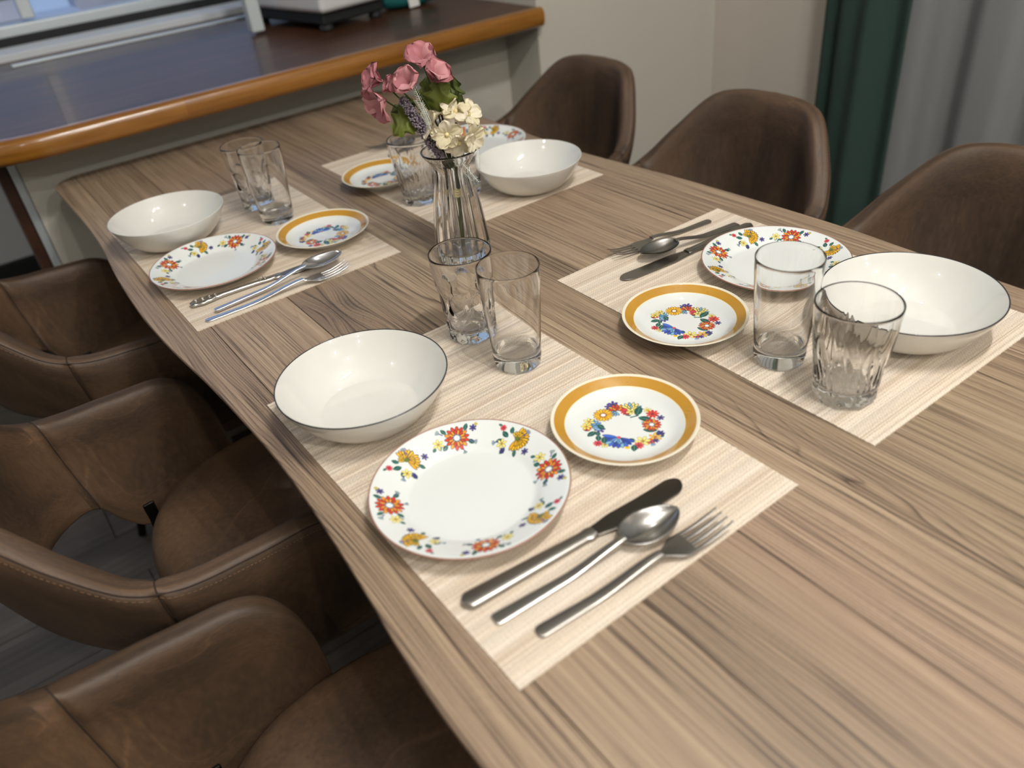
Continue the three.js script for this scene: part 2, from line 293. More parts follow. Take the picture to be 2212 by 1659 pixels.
// ------------------------------------------------------------------ counter with its golden nosing
{
  const c = thing('counter', 'glossy dark brown wooden counter top with a golden rounded front edge below the window', 'counter');
  const zF = -1.675, zBk = ZW + 0.1, xl = -0.06, xr = XA - 0.003, rad = 0.2, yT = H + 0.112, th = 0.042;
  // outline from the right wall round the left corner to the back
  const path = [[xr - 0.03, zF]];
  for (let k = 0; k <= 18; k++) { const a = k / 18 * Math.PI / 2; path.push([xl + rad - rad * Math.sin(a), zF - rad + rad * Math.cos(a)]); }
  path.push([xl, zBk]);
  const s = new THREE.Shape(); s.moveTo(xr, -zF - 0.0); s.lineTo(xr, -zBk); for (const [x, z] of [...path].reverse()) s.lineTo(x + (x < 0.2 ? 0.012 : 0), -(z - 0.012)); s.lineTo(xr, -zF + 0.012);
  const g = new THREE.ExtrudeGeometry(s, { depth: th, bevelEnabled: false }); g.rotateX(-Math.PI / 2); g.translate(0, yT - th, 0);
  { const p = g.attributes.position, uv = g.attributes.uv; for (let n = 0; n < p.count; n++) uv.setXY(n, p.getX(n) / 1.1, p.getZ(n) / 0.75); }
  mesh('counter_top', g, counterMat, c);
  // nosing: a rounded bar swept along the outline
  const pts = []; const cc = []; for (const q of path) cc.push(V3(q[0], 0, q[1])); cc[0].x = xr - 0.002;
  const dense = []; for (let i = 0; i < cc.length - 1; i++) { const n = i === 0 || i === cc.length - 2 ? 10 : 1; for (let k = 0; k < n; k++) dense.push(cc[i].clone().lerp(cc[i + 1], k / n)); } dense.push(cc.at(-1));
  let run = 0; const acc = dense.map((p, i) => (run += i ? p.distanceTo(dense[i - 1]) : 0));
  mesh('nosing', gridGeo(dense.length - 1, 20, (u, v) => {
    const i = Math.round(u * (dense.length - 1)), p = dense[i], t = dense[Math.min(i + 1, dense.length - 1)].clone().sub(dense[Math.max(i - 1, 0)]).normalize(), n = V3(-t.z, 0, t.x).multiplyScalar(-1);
    const a = v * Math.PI * 2, ca = Math.cos(a), sa = Math.sin(a), w = 0.020 * Math.sign(ca) * Math.abs(ca) ** 0.75, hh = 0.5 * (th + 0.004) * Math.sign(sa) * Math.abs(sa) ** 0.75;
    return [p.x - n.x * 0.006 + n.x * w, yT - th / 2 + hh + 0.001, p.z - n.z * 0.006 + n.z * w];
  }, { closeV: true, capU: true, uv: (u, v) => [acc[Math.round(u * (dense.length - 1))] / 0.9, v] }), noseMat, c);
  mesh('window_track', box(1.1, 0.006, 0.02, 0.75, yT + 0.003, zBk + 0.1, 0.002), aluminium, c);

  const post = thing('window_post', 'slim pale metal post standing on the counter in front of the window', 'post', [0.745, yT, -2.155]);
  mesh('pole', box(0.034, CEIL - yT - 0.012, 0.034, 0, (CEIL - yT) / 2, 0, 0.005), std({ color: new THREE.Color(0.50, 0.55, 0.56), roughness: 0.4 }), post);

  const cook = thing('countertop_appliance', 'white boxy kitchen appliance on black feet standing on the counter', 'appliance', [0.845, yT + 0.0005, -1.955], 0.17), shell = std({ color: new THREE.Color(0.62, 0.61, 0.62), roughness: 0.35 });
  mesh('housing', box(0.215, 0.15, 0.38, 0.1075, 0.118, -0.19, 0.014), shell, cook);
  mesh('base', box(0.19, 0.03, 0.35, 0.1075, 0.030, -0.195, 0.006), rubber, cook);
  for (const [x, z] of [[0.03, -0.04], [0.185, -0.04], [0.03, -0.34], [0.185, -0.34]]) mesh('foot', lathe([[0, 0], [0.016, 0], [0.018, 0.004], [0.014, 0.02], [0, 0.02]], 20).translate(x, 0, z), rubber, cook);
  mesh('door_handle', box(0.12, 0.014, 0.014, 0.1075, 0.15, 0.008, 0.005), shell, cook);

  const bag = thing('pouch', 'teal pouch with a small white tag lying at the right end of the counter', 'pouch', [1.145, yT, -2.075], -0.1);
  mesh('pouch_body', gridGeo(28, 24, (u, v) => { const a = u * Math.PI * 2, b = (v - 0.5) * Math.PI, cb = Math.cos(b) ** 0.55, w = 1 + 0.05 * Math.sin(5 * a); return [0.085 * w * cb * Math.sign(Math.cos(a)) * Math.abs(Math.cos(a)) ** 0.7, 0.036 + 0.036 * Math.sign(Math.sin(b)) * Math.abs(Math.sin(b)) ** 0.8, 0.05 * w * cb * Math.sign(Math.sin(a)) * Math.abs(Math.sin(a)) ** 0.7]; }, { closeU: true, flip: true }), std({ color: 0x0c5c5c, roughness: 0.6 }), bag);
  mesh('zipper', tube([[-0.07, 0.072, 0], [0, 0.075, 0.004], [0.07, 0.072, 0]], 0.0035, 20, 6), std({ color: 0x083c3d, roughness: 0.5 }), bag);
  mesh('paper_tag', box(0.03, 0.04, 0.002, 0.0, 0.024, 0.0545, 0.0008).rotateZ(0.08), whitePaint, bag);
}

// ------------------------------------------------------------------ outside the window
{
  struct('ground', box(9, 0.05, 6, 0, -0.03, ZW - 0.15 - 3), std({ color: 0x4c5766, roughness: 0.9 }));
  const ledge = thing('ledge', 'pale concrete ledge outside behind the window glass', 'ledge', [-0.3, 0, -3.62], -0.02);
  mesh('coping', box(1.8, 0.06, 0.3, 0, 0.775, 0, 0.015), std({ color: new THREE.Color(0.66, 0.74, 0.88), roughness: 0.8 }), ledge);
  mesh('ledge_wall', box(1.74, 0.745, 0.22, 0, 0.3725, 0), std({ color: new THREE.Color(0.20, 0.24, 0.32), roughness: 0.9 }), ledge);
  const R = rng(9);
  for (const [x, z, w, lab] of [[0.30, -3.64, 0.22, 'pale planter of pink blossoms outside the window at the left edge'], [0.78, -3.95, 0.3, 'white planter of lavender blossoms outside the window farther right']]) {
    const p = thing('planter', lab, 'planter', [x, x < 0.5 ? 0.805 : 0.76, z]);
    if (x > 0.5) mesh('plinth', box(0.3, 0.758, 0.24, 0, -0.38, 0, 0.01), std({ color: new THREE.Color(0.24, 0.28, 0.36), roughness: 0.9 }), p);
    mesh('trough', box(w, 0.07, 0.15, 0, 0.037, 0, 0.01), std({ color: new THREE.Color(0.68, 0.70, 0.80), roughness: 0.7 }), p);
    mesh('soil', box(w - 0.03, 0.008, 0.12, 0, 0.074, 0), std({ color: 0x1b1512, roughness: 1 }), p);
    for (let k = 0; k < 16; k++) { const g = lathe([[0, 0], [0.012, 0.004], [0.021, 0.014], [0.024, 0.026], [0.016, 0.020], [0.006, 0.010], [0, 0.009]], 10); g.rotateX(R() * 1.2 - 0.3); g.rotateY(R() * 6); g.translate((R() - 0.5) * (w - 0.05), 0.085 + R() * 0.03, (R() - 0.5) * 0.1); mesh('blossom', g, std({ color: x < 0.5 ? 0xc25b86 : 0xb7b2d8, roughness: 0.8 }), p); }
  }
}

// ------------------------------------------------------------------ curtains on the right wall
function curtain(name, label, zA, zB, folds, depth, color, seed) {
  const t = thing(name, label, 'curtain', [XR - (name === 'drape' ? 0.125 : 0.042), 0, 0]);
  const mat = std({ color, roughness: 0.95 });
  const off = (s) => depth * (0.5 * Math.sin(folds * 6.283 * s + 0.9 * Math.sin(3.3 * s + seed)) + 0.25 * Math.sin(folds * 2.31 * 6.283 * s + seed));
  mesh('cloth', gridGeo(150, 30, (u, v) => {
    const side = u < 0.5 ? 0 : 1, s = side ? 2 - 2 * u : 2 * u, y = 0.02 + v * 2.3, flare = 1 + 0.06 * (1 - v);
    return [off(s) * flare + (side ? 0.0015 : -0.0015) + 0.004 * Math.sin(9 * v + 7 * s), y, lerp(zA, zB, s)];
  }, { closeU: true }), mat, t);
  mesh('heading_tape', box(0.03, 0.05, Math.abs(zB - zA), 0, 2.335, (zA + zB) / 2, 0.006), mat, t);
  for (let k = 0; k < 7; k++) mesh('hook', box(0.006, 0.035, 0.004, 0, 2.375, lerp(zA, zB, (k + 0.5) / 7)), blackMetal, t);
  return t;
}
curtain('drape', 'dark green drape hanging on the right wall', -1.252, -1.024, 1.15, 0.05, new THREE.Color(0.020, 0.045, 0.036), 0.4);
curtain('curtain', 'pale grey curtain in soft vertical folds beside the green drape', -1.17, 0.6, 9.8, 0.036, new THREE.Color(0.21, 0.213, 0.212), 2.1);
tag(mesh('curtain_rail', merge([box(0.09, 0.024, 2.2, XR - 0.085, 2.405, -0.3, 0.005), box(0.06, 0.02, 0.03, XR - 0.05, 2.41, -1.2), box(0.06, 0.02, 0.03, XR - 0.05, 2.41, 0.6)]), whitePaint), 'white curtain rail along the top of the right wall', 'rail');
// ------------------------------------------------------------------ dining table with softly waving long edges
const ZFAR = -1.776, ZNEAR = 0.27;
const edgeL = curve([[-1.78, 0.123], [-1.6, 0.125], [-1.48, 0.1265], [-1.36, 0.124], [-1.2, 0.1125], [-1.05, 0.108], [-0.94, 0.1115], [-0.83, 0.120], [-0.73, 0.125], [-0.63, 0.127], [-0.54, 0.1235], [-0.44, 0.1165], [-0.35, 0.108], [-0.27, 0.1055], [-0.1, 0.112], [0.1, 0.124], [0.27, 0.12]]);
const edgeR = curve([[-1.78, 0.892], [-1.42, 0.8965], [-1.3, 0.895], [-1.2, 0.889], [-1.06, 0.886], [-0.94, 0.8955], [-0.81, 0.9055], [-0.66, 0.910], [-0.545, 0.911], [-0.44, 0.905], [-0.33, 0.899], [-0.1, 0.89], [0.27, 0.90]]);
{
  const t = thing('dining_table', 'long wood grain dining table with gently waving edges set for four', 'table');
  const top = new THREE.Group(); top.name = 'tabletop'; t.add(top);
  const corner = (z, R) => { const d = Math.min(z - ZFAR, ZNEAR - z); return d >= R ? 0 : R - Math.sqrt(Math.max(0, R * R - (R - d) ** 2)); };
  const bounds = [null, ...SEAMS, null];
  for (let b = 0; b < bounds.length - 1; b++) {
    const outL = b === 0, outR = b === bounds.length - 2, zs = [];
    const N = 150; for (let k = 0; k <= N; k++) zs.push(lerp(ZFAR, ZNEAR, k / N));
    for (const e of [0.0004, 0.0015, 0.004, 0.008, 0.013, 0.02, 0.028, 0.038, 0.05]) zs.push(ZFAR + e, ZNEAR - e);
    zs.sort((p, q) => p - q);
    // section of a board, from the bottom left round the top to the bottom right: [side, inset, y]
    const prof = (out) => out ? [[0.030, -0.026], [0.012, -0.014], [0.0015, -0.0065], [0.0, -0.0045], [0.0004, -0.0012], [0.0016, 0]] : [[0.0004, -0.026], [0.0003, -0.014], [0.0002, -0.006], [0.0002, -0.003], [0.0002, -0.0007], [0.0007, 0]];
    const PL = prof(outL), PR = prof(outR).reverse(), M = PL.length + PR.length;
    mesh('board', gridGeo(zs.length - 1, M, (u, v) => {
      const z = zs[Math.round(u * (zs.length - 1))], j = Math.round(v * M) % M;
      let xl = outL ? edgeL(z) + corner(z, 0.058) : bounds[b] , xr = outR ? edgeR(z) - corner(z, 0.058) : bounds[b + 1];
      if (outL) xl = Math.min(xl, bounds[1] - 0.004); if (outR) xr = Math.max(xr, bounds[b] + 0.004);
      const lo = j < PL.length, [inset, y] = lo ? PL[j] : PR[j - PL.length], room = (xr - xl) / 2 - 0.0005, q = Math.min(inset, room);
      return [lo ? xl + q : xr - q, H + y, z];
    }, { closeV: true, capU: true, flip: true, uv: (u, v, p) => [(p[0] - TX0) / TXW, (p[2] - TZ0) / TZL] }), oakMat, top);
  }
  // recomputed flat shading along the long arrises is handled by the narrow bevel rows
  for (const z of [ZFAR + 0.1, ZNEAR - 0.1]) {
    for (const x of [0.44, 0.57]) mesh('leg', box(0.06, H - 0.054, 0.06, x, (H - 0.054) / 2 + 0.0, z, 0.004), blackMetal, t);
    mesh('foot', box(0.5, 0.03, 0.09, 0.505, 0.015, z, 0.004), blackMetal, t);
  }
  mesh('rail', box(0.07, 0.026, ZNEAR - ZFAR - 0.12, 0.505, H - 0.039, (ZNEAR + ZFAR) / 2, 0.003), blackMetal, t);
  for (const z of [ZFAR + 0.1, ZNEAR - 0.1]) mesh('rail', box(0.5, 0.026, 0.07, 0.505, H - 0.039, z, 0.003), blackMetal, t);
}

// ------------------------------------------------------------------ place mats
const MT = 0.0012, YM = H + MT;
const matGeo = (() => {
  const L = 0.45, W = 0.30, tooth = 0.00045, pts = [], nl = 120, nw = 80;
  for (let i = 0; i < nl; i++) pts.push([-L / 2 + L * i / nl, -W / 2 + (i % 2 ? tooth : 0)]);
  for (let i = 0; i < nw; i++) pts.push([L / 2 - (i % 2 ? tooth : 0), -W / 2 + W * i / nw]);
  for (let i = 0; i < nl; i++) pts.push([L / 2 - L * i / nl, W / 2 - (i % 2 ? tooth : 0)]);
  for (let i = 0; i < nw; i++) pts.push([-L / 2 + (i % 2 ? tooth : 0), W / 2 - W * i / nw]);
  const s = new THREE.Shape(pts.map((p) => new THREE.Vector2(...p)));
  const g = new THREE.ExtrudeGeometry(s, { depth: MT - 0.0001, bevelEnabled: false }); g.rotateX(-Math.PI / 2); g.translate(0, 0.0001, 0);
  const p = g.attributes.position, uv = g.attributes.uv; for (let n = 0; n < p.count; n++) uv.setXY(n, p.getX(n) / L + 0.5, p.getZ(n) / W + 0.5);
  return g;
})();
// long side along the table: turned a quarter
[['cream woven place mat at the near left, under the large bowl and the near fork', 0.3055, -0.504, 1.5708 + 0.002],
 ['cream woven place mat on the right, under the two glasses and the right bowl', 0.6965, -0.4895, -1.5708 - 0.009],
 ['cream woven place mat at the far left, under the ornate knife', 0.2995, -1.1735, 1.5708 + 0.004],
 ['cream woven place mat at the far right, behind the flower vase', 0.6845, -1.1685, -1.5708 + 0.003]].forEach(([label, x, z, turn]) => {
  const o = mesh('place_mat', matGeo, weaveMat); o.position.set(x, H, z); o.rotation.y = turn; tag(o, label, 'placemat', 'woven place mats on the table');
});
// ------------------------------------------------------------------ printed decoration of the plates
const INK = '#2a2b30', GREEN = '#155047', RED = '#cf3a24', ORANGE = '#ee9a34', YEL = '#f0bc27', PALE = '#efe07a', BLUE = '#2c52b8', SKY = '#7fb4d8', VIO = '#433a8c', PINK = '#c83a48';
// all lengths in millimetres on the plate
function petals(c, n, r0, r1, w, cols, turn = 0, line = 0.42) { for (let k = 0; k < n; k++) { c.save(); c.rotate(turn + k * 2 * Math.PI / n); c.beginPath(); c.moveTo(r0, 0); c.bezierCurveTo(lerp(r0, r1, 0.35), -w, lerp(r0, r1, 0.9), -w * 1.05, r1, 0); c.bezierCurveTo(lerp(r0, r1, 0.9), w * 1.05, lerp(r0, r1, 0.35), w, r0, 0); c.fillStyle = cols[k % cols.length]; c.fill(); if (line) { c.strokeStyle = INK; c.lineWidth = line; c.globalAlpha = 0.75; c.stroke(); } c.restore(); } }
function dot(c, x, y, r, col) { c.beginPath(); c.arc(x, y, r, 0, 7); c.fillStyle = col; c.fill(); }
function at(c, x, y, a, f) { c.save(); c.translate(x, y); c.rotate(a); f(); c.restore(); }
function leaf(c, x, y, a, l, w, col = GREEN) { at(c, x, y, a, () => { c.beginPath(); c.moveTo(0, 0); c.bezierCurveTo(l * 0.25, -w, l * 0.7, -w, l, 0); c.bezierCurveTo(l * 0.7, w, l * 0.25, w, 0, 0); c.fillStyle = col; c.fill(); c.strokeStyle = 'rgba(220,240,230,.55)'; c.lineWidth = 0.22; c.beginPath(); c.moveTo(l * 0.1, 0); c.lineTo(l * 0.85, 0); c.stroke(); }); }
function daisyRed(c, x, y, r) { at(c, x, y, 0.2, () => { petals(c, 14, r * 0.22, r, r * 0.19, [RED, RED, ORANGE]); petals(c, 14, r * 0.2, r * 0.72, r * 0.13, [ORANGE, RED, ORANGE], 0.22); dot(c, 0, 0, r * 0.33, '#7c94ab'); dot(c, 0, 0, r * 0.22, '#f1f3ee'); for (let k = 0; k < 9; k++) dot(c, r * 0.3 * Math.cos(k * 0.7), r * 0.3 * Math.sin(k * 0.7), r * 0.045, INK); }); }
function daisyYellow(c, x, y, r) { at(c, x, y, 0.1, () => { petals(c, 15, r * 0.25, r, r * 0.19, [YEL, YEL, '#e2a51d']); dot(c, 0, 0, r * 0.34, '#8d3a1f'); dot(c, 0, 0, r * 0.23, '#fdf6ef'); }); }
function fan(c, x, y, a, r, cols, n = 8, spread = 2.2) { at(c, x, y, a, () => { for (let k = 0; k < n; k++) { c.save(); c.rotate((k / (n - 1) - 0.5) * spread); petals(c, 1, r * 0.05, r, r * 0.17, [cols[k % cols.length]]); c.restore(); } for (let k = 0; k < n - 3; k++) { c.save(); c.rotate((k / (n - 4) - 0.5) * spread * 0.6); petals(c, 1, r * 0.05, r * 0.62, r * 0.13, [cols[(k + 1) % cols.length]]); c.restore(); } }); }
function star(c, x, y, r, col, mid = INK, n = 6) { at(c, x, y, x * 1.7, () => { petals(c, n, r * 0.1, r, r * 0.3, [col], 0, 0.18); dot(c, 0, 0, r * 0.2, mid); }); }
function bud(c, x, y, a, s, col = '#9fb6b8') { at(c, x, y, a, () => { c.strokeStyle = VIO; c.lineWidth = s * 0.28; c.beginPath(); c.moveTo(-s, 0); c.lineTo(0, 0); c.stroke(); for (let k = -1; k <= 1; k++) { c.save(); c.rotate(k * 0.55); petals(c, 1, 0, s * 1.1, s * 0.3, [col], 0, 0.2); c.restore(); } }); }
function rosette(c, x, y, r, col) { at(c, x, y, y, () => { petals(c, 9, r * 0.15, r, r * 0.26, [col, '#b02a3a'], 0, 0); dot(c, 0, 0, r * 0.25, '#7d1d28'); }); }
// one sprig of the dinner plate; the origin at its flower, +x pointing outward
function sprigRed(c) {
  leaf(c, 4, 6, 0.5, 5.5, 2); leaf(c, -3, 7, 2.3, 5, 2); leaf(c, -4, -7, -2.3, 5, 2); leaf(c, 4, -6.5, -0.7, 5, 1.9);
  bud(c, 5, -11, -1.0, 2.6); bud(c, -5, -11.5, -2.2, 2.2, '#8fb1bd'); star(c, 4.5, 12, 2.6, VIO); dot(c, 6.5, 14.5, 1.2, '#b9ad55'); bud(c, -5, 10.5, 2.1, 2.2); bud(c, -9, 3, 2.9, 2, '#8fb1bd');
  star(c, -2.5, -13, 3.9, PALE, '#a9772a', 6); leaf(c, -5, -15, -2.4, 3.6, 1.5); daisyRed(c, 0, 0, 8.4);
}
function sprigYellow(c) {
  leaf(c, 1, -7, -1.2, 6, 2.4); leaf(c, -2, -9, -2.2, 5, 2); leaf(c, 4, -6, -0.4, 5, 2); leaf(c, -6, -5, -2.8, 5, 2);
  fan(c, 2, -0.5, 0.9, 8.6, [YEL, '#e3a81c'], 8, 1.9); fan(c, 2, -0.5, 2.3, 8.4, [YEL, '#e3a81c'], 8, 1.9); fan(c, 2, -1, -0.2, 5.5, [YEL], 5, 1.4); dot(c, 2.4, -0.8, 1.5, '#5f6f2c');
  bud(c, 7.5, 3.5, 0.4, 2.7, '#8d9bb0'); star(c, -4, 9.5, 2.5, VIO); star(c, -4.5, -8.5, 3.6, PALE, '#a9772a'); star(c, -8, -6, 1.9, VIO); bud(c, -5.5, -13, -2.2, 2.2, '#8fb1bd');
  rosette(c, 5.5, -13.5, 2.4, PINK); leaf(c, 6.5, -15, -1.6, 3, 1.1); leaf(c, 4, -12, 2.8, 3, 1.1); leaf(c, -5, 2, 2.7, 4.5, 1.7);
}
const plateCanvas = canvasTexture(1280, (c, S) => {
  c.fillStyle = '#e1e5e3'; c.fillRect(0, 0, S, S); c.translate(S / 2, S / 2); c.scale(S / 176, S / 176);
  for (let k = 0; k < 4; k++) { const a = k * Math.PI / 2; at(c, 71 * Math.cos(a), 71 * Math.sin(a), a, () => { c.scale(1.42, 1.42); sprigRed(c); }); const b = a + 0.835; at(c, 70 * Math.cos(b), 70 * Math.sin(b), b, () => { c.scale(1.42, 1.42); sprigYellow(c); }); }
});
const D = Math.PI / 180;
const saucerCanvas = canvasTexture(1024, (c, S) => {
  c.fillStyle = '#e6dfca'; c.fillRect(0, 0, S, S); c.translate(S / 2, S / 2); c.scale(S / 140, S / 140);
  dot(c, 0, 0, 66.2, '#ba8a30'); dot(c, 0, 0, 56.6, '#efe3b8'); dot(c, 0, 0, 56.0, '#e0e4e2');
  const R = rng(3); for (let k = 0; k < 40; k++) { const a = R() * 6.28, r = 57.5 + R() * 8; dot(c, r * Math.cos(a), r * Math.sin(a), 0.15 + R() * 0.35, 'rgba(150,80,20,.5)'); }
  const P = (deg, r) => [r * Math.cos(deg * D), r * Math.sin(deg * D)], put = (deg, r, f, big) => { const [x, y] = P(deg, r); at(c, x, y, deg * D, () => { const k = big || 1.75; c.scale(k, k); f(); }); };
  c.scale(0.87, 0.87);
  // wreath, clockwise from the yellow daisy
  put(-100, 31, () => { leaf(c, 5, -9, -1.2, 5, 2.4); leaf(c, -3, 8, 2.2, 5.5, 2.6); }, 1.2); put(-72, 40, () => star(c, 0, 0, 3.2, VIO)); put(-62, 33, () => { star(c, 5, -1, 3.6, VIO); fan(c, -2, 0, 0.2, 7.2, [RED, ORANGE, RED], 7, 2.6); fan(c, -1, -2, -2.7, 6, [SKY], 5, 1.5); leaf(c, -5, 4, 2.6, 5, 2.2); });
  put(-44, 27, () => { rosette(c, 0, 0, 3.6, PINK); leaf(c, 3, 2, 0.8, 4.5, 2); }); put(-33, 37, () => { fan(c, -3, 0, 0, 7.5, [PALE, PALE, SKY], 7, 2.5); }); put(-31, 28, () => star(c, 0, 0, 3.6, PALE, '#7d7a1e'));
  put(-9, 29, () => { leaf(c, -3, -1, -0.4, 10, 3.4); leaf(c, -4, 1, 1.2, 9.5, 3.3); c.strokeStyle = GREEN; c.lineWidth = 1; c.beginPath(); c.moveTo(-7, -3); c.lineTo(-2, 0); c.stroke(); leaf(c, -6, 5, 1.6, 6, 2, '#7fb0b5'); });
  put(6, 38, () => { star(c, 0, -4.5, 2.8, PALE, '#b99a2c'); rosette(c, 0, 0.5, 4.4, RED); star(c, 1.5, 6.5, 2.6, VIO); });
  put(55, 36, () => leaf(c, 0, 0, 0.9, 7, 3)); put(62, 27, () => leaf(c, -4, -1, -0.2, 9, 2.8)); put(72, 37, () => { star(c, 0, 0, 4.2, '#e8b54c', '#9a5a1c'); star(c, 1, -5, 2.8, VIO); rosette(c, -0.5, 5, 3, '#d05a30'); });
  put(95, 31, () => { star(c, 0, 0, 4.8, PALE, '#9a7d1c'); bud(c, 5, -3, 0.2, 2.4, SKY); star(c, 4.5, -6.5, 2.2, VIO); }); put(108, 35, () => rosette(c, 0, 0, 3.4, PINK)); put(108, 28, () => leaf(c, -1, 0, 2.4, 4.5, 2));
  put(124, 33, () => { leaf(c, -1, -3, 0.2, 6.5, 2.6); leaf(c, -2, 2, 1.2, 5, 2); dot(c, 1, 1.5, 1.6, YEL); });
  put(176, 31, () => { star(c, 3, -3, 3, PALE, '#a9772a'); rosette(c, 5, 1, 3.1, PINK); }); 
  put(152, 19, () => { fan(c, 0, 0, 0, 13.5, [BLUE, '#24409c', '#3a68cc', SKY], 11, 2.9); fan(c, 0, 0, 0, 7.5, [SKY, '#5f93d6'], 4, 1.3); dot(c, 0, 0, 1.6, '#c84860'); }, 1.35);
  put(-176, 28, () => { leaf(c, 0, 0, -0.9, 6, 2.5); leaf(c, 1, 3, 1.6, 5, 2.2); }); put(-160, 37, () => { leaf(c, -3, 3, -0.4, 7, 2.8); leaf(c, -3, -1, -1.3, 6, 2.4); leaf(c, 0, 5, 0.8, 5, 2); });
  put(-146, 27, () => star(c, 0, 0, 3.6, VIO)); put(-139, 33, () => fan(c, 2, 1, 2.6, 7.5, [SKY, '#4f92c8'], 7, 2.2)); put(-140, 40, () => rosette(c, 0, 0, 2.9, PINK)); put(-131, 36, () => { star(c, 2, 3, 3.8, PALE, '#a9772a'); star(c, 3, -2, 3.6, '#f0d860', '#a9772a'); }); put(-128, 29, () => leaf(c, 0, 0, -2.4, 6, 2.4));
  put(-95, 31.5, () => daisyYellow(c, 0, 0, 9.2), 1.24); put(36, 29.5, () => daisyRed(c, 0, 0, 8.6), 1.24);
});
const plateTop = phy({ map: plateCanvas, roughness: 0.4, specularIntensity: 0.4, clearcoat: 0.9, clearcoatRoughness: 0.012 });
const saucerTop = phy({ map: saucerCanvas, roughness: 0.4, specularIntensity: 0.4, clearcoat: 0.9, clearcoatRoughness: 0.012 });
function turned(topPts, botPts, R, seg = 128) {        // upper face printed, under face plain
  const a = lathe(topPts, seg), b = lathe(botPts, seg), p = a.attributes.position, uv = a.attributes.uv;
  for (let n = 0; n < p.count; n++) uv.setXY(n, 0.5 + p.getX(n) / (2 * R), 0.5 - p.getZ(n) / (2 * R));
  return mergeGeometries([a, b], true);
}
const ringGeo = (r, y, t, seg = 128) => { const g = new THREE.TorusGeometry(r, t, 8, seg); g.rotateX(Math.PI / 2); g.translate(0, y, 0); return g; };
// dinner plate: upper profile from rim to centre, lower from centre to rim
function dinnerPlate(x, z, deg, label) {
  const t = thing('dinner_plate', label, 'plate', [x, YM, z], -deg * D, 'white dinner plates with flower sprigs');
  mesh('plate_body', turned([[0.0882, 0.0190], [0.0872, 0.0196], [0.084, 0.0186], [0.074, 0.0146], [0.066, 0.0116], [0.061, 0.0088], [0.058, 0.0066], [0.054, 0.0056], [0.04, 0.0052], [0, 0.0052]], [[0, 0.0022], [0.05, 0.0022], [0.0505, 0.0], [0.0535, 0.0], [0.0545, 0.0030], [0.060, 0.0052], [0.068, 0.0088], [0.078, 0.0132], [0.0862, 0.0168], [0.0882, 0.0190]], 0.0882), [plateTop, porcelain], t);
  mesh('rim_line', ringGeo(0.0880, 0.0190, 0.0008), brownLine, t); return t;
}
function saucer(x, z, deg, label) {
  const t = thing('side_plate', label, 'plate', [x, YM, z], -deg * D, 'small plates with an ochre rim');
  mesh('plate_body', turned([[0.0697, 0.0186], [0.0688, 0.0193], [0.066, 0.0180], [0.060, 0.0150], [0.0555, 0.0122], [0.050, 0.0090], [0.045, 0.0070], [0.038, 0.0060], [0, 0.0058]], [[0, 0.0026], [0.036, 0.0026], [0.0365, 0.0], [0.0395, 0.0], [0.0405, 0.0030], [0.048, 0.0060], [0.057, 0.0108], [0.0655, 0.0158], [0.0697, 0.0186]], 0.0697 * 70 / 69.7), [saucerTop, porcelain], t);
  return t;
}
dinnerPlate(0.2385, -0.457, 24, 'flower sprig dinner plate at the near left, in front of the dark rimmed bowl');
dinnerPlate(0.749, -0.5355, 68, 'flower sprig dinner plate on the right, half hidden behind a glass and a bowl');
dinnerPlate(0.2305, -1.099, 44, 'flower sprig dinner plate at the far left, beside the ornate knife');
dinnerPlate(0.772, -1.213, 10, 'flower sprig dinner plate mostly hidden behind the far right bowl and the flowers');
saucer(0.399, -0.4325, 0, 'ochre rimmed side plate nearest the camera, between the near plate and the knife tip');
saucer(0.5765, -0.523, 27, 'ochre rimmed side plate on the right mat, left of the plain straight glass');
saucer(0.3925, -1.078, 128, 'ochre rimmed side plate at the far left, in front of two glasses');
saucer(0.571, -1.216, 130, 'ochre rimmed side plate at the far right, behind the flower vase');

function bowl(x, z, R, label, lined) {
  const t = thing('bowl', label, 'bowl', [x, YM, z], 0, 'cream bowls on the place mats'), s = R / 0.0865;
  const pts = [[0, 0.0022], [0.0405, 0.0022], [0.041, 0], [0.0445, 0], [0.0455, 0.0018], [0.053, 0.0046], [0.0625, 0.0112], [0.0715, 0.0215], [0.079, 0.0340], [0.0845, 0.0450], [0.0865, 0.0505], [0.0862, 0.0514], [0.0852, 0.0512], [0.0825, 0.0450], [0.0765, 0.0340], [0.069, 0.0228], [0.060, 0.0134], [0.0535, 0.0092], [0.0505, 0.0074], [0.0490, 0.0068], [0.045, 0.0064], [0.030, 0.0062], [0, 0.0058]].map(([r, y]) => [r * s, y * 0.93]);
  mesh('bowl_body', lathe(pts, 128), creamBowl, t);
  if (lined) mesh('rim_line', ringGeo(0.0859 * s, 0.0475, 0.00075), navyLine, t).userData.label = 'thin navy rim line';
}
bowl(0.2325, -0.6355, 0.0870, 'cream bowl with a thin navy rim at the near left, beside the dinner plate', true);
bowl(0.7315, -0.3540, 0.0889, 'cream bowl with a thin navy rim on the right, behind the cut glass tumbler', true);
bowl(0.2215, -1.2660, 0.0866, 'plain cream bowl at the far left corner of the table', false);
bowl(0.7255, -0.9995, 0.0857, 'plain cream bowl at the far right, beside the flower vase', false);
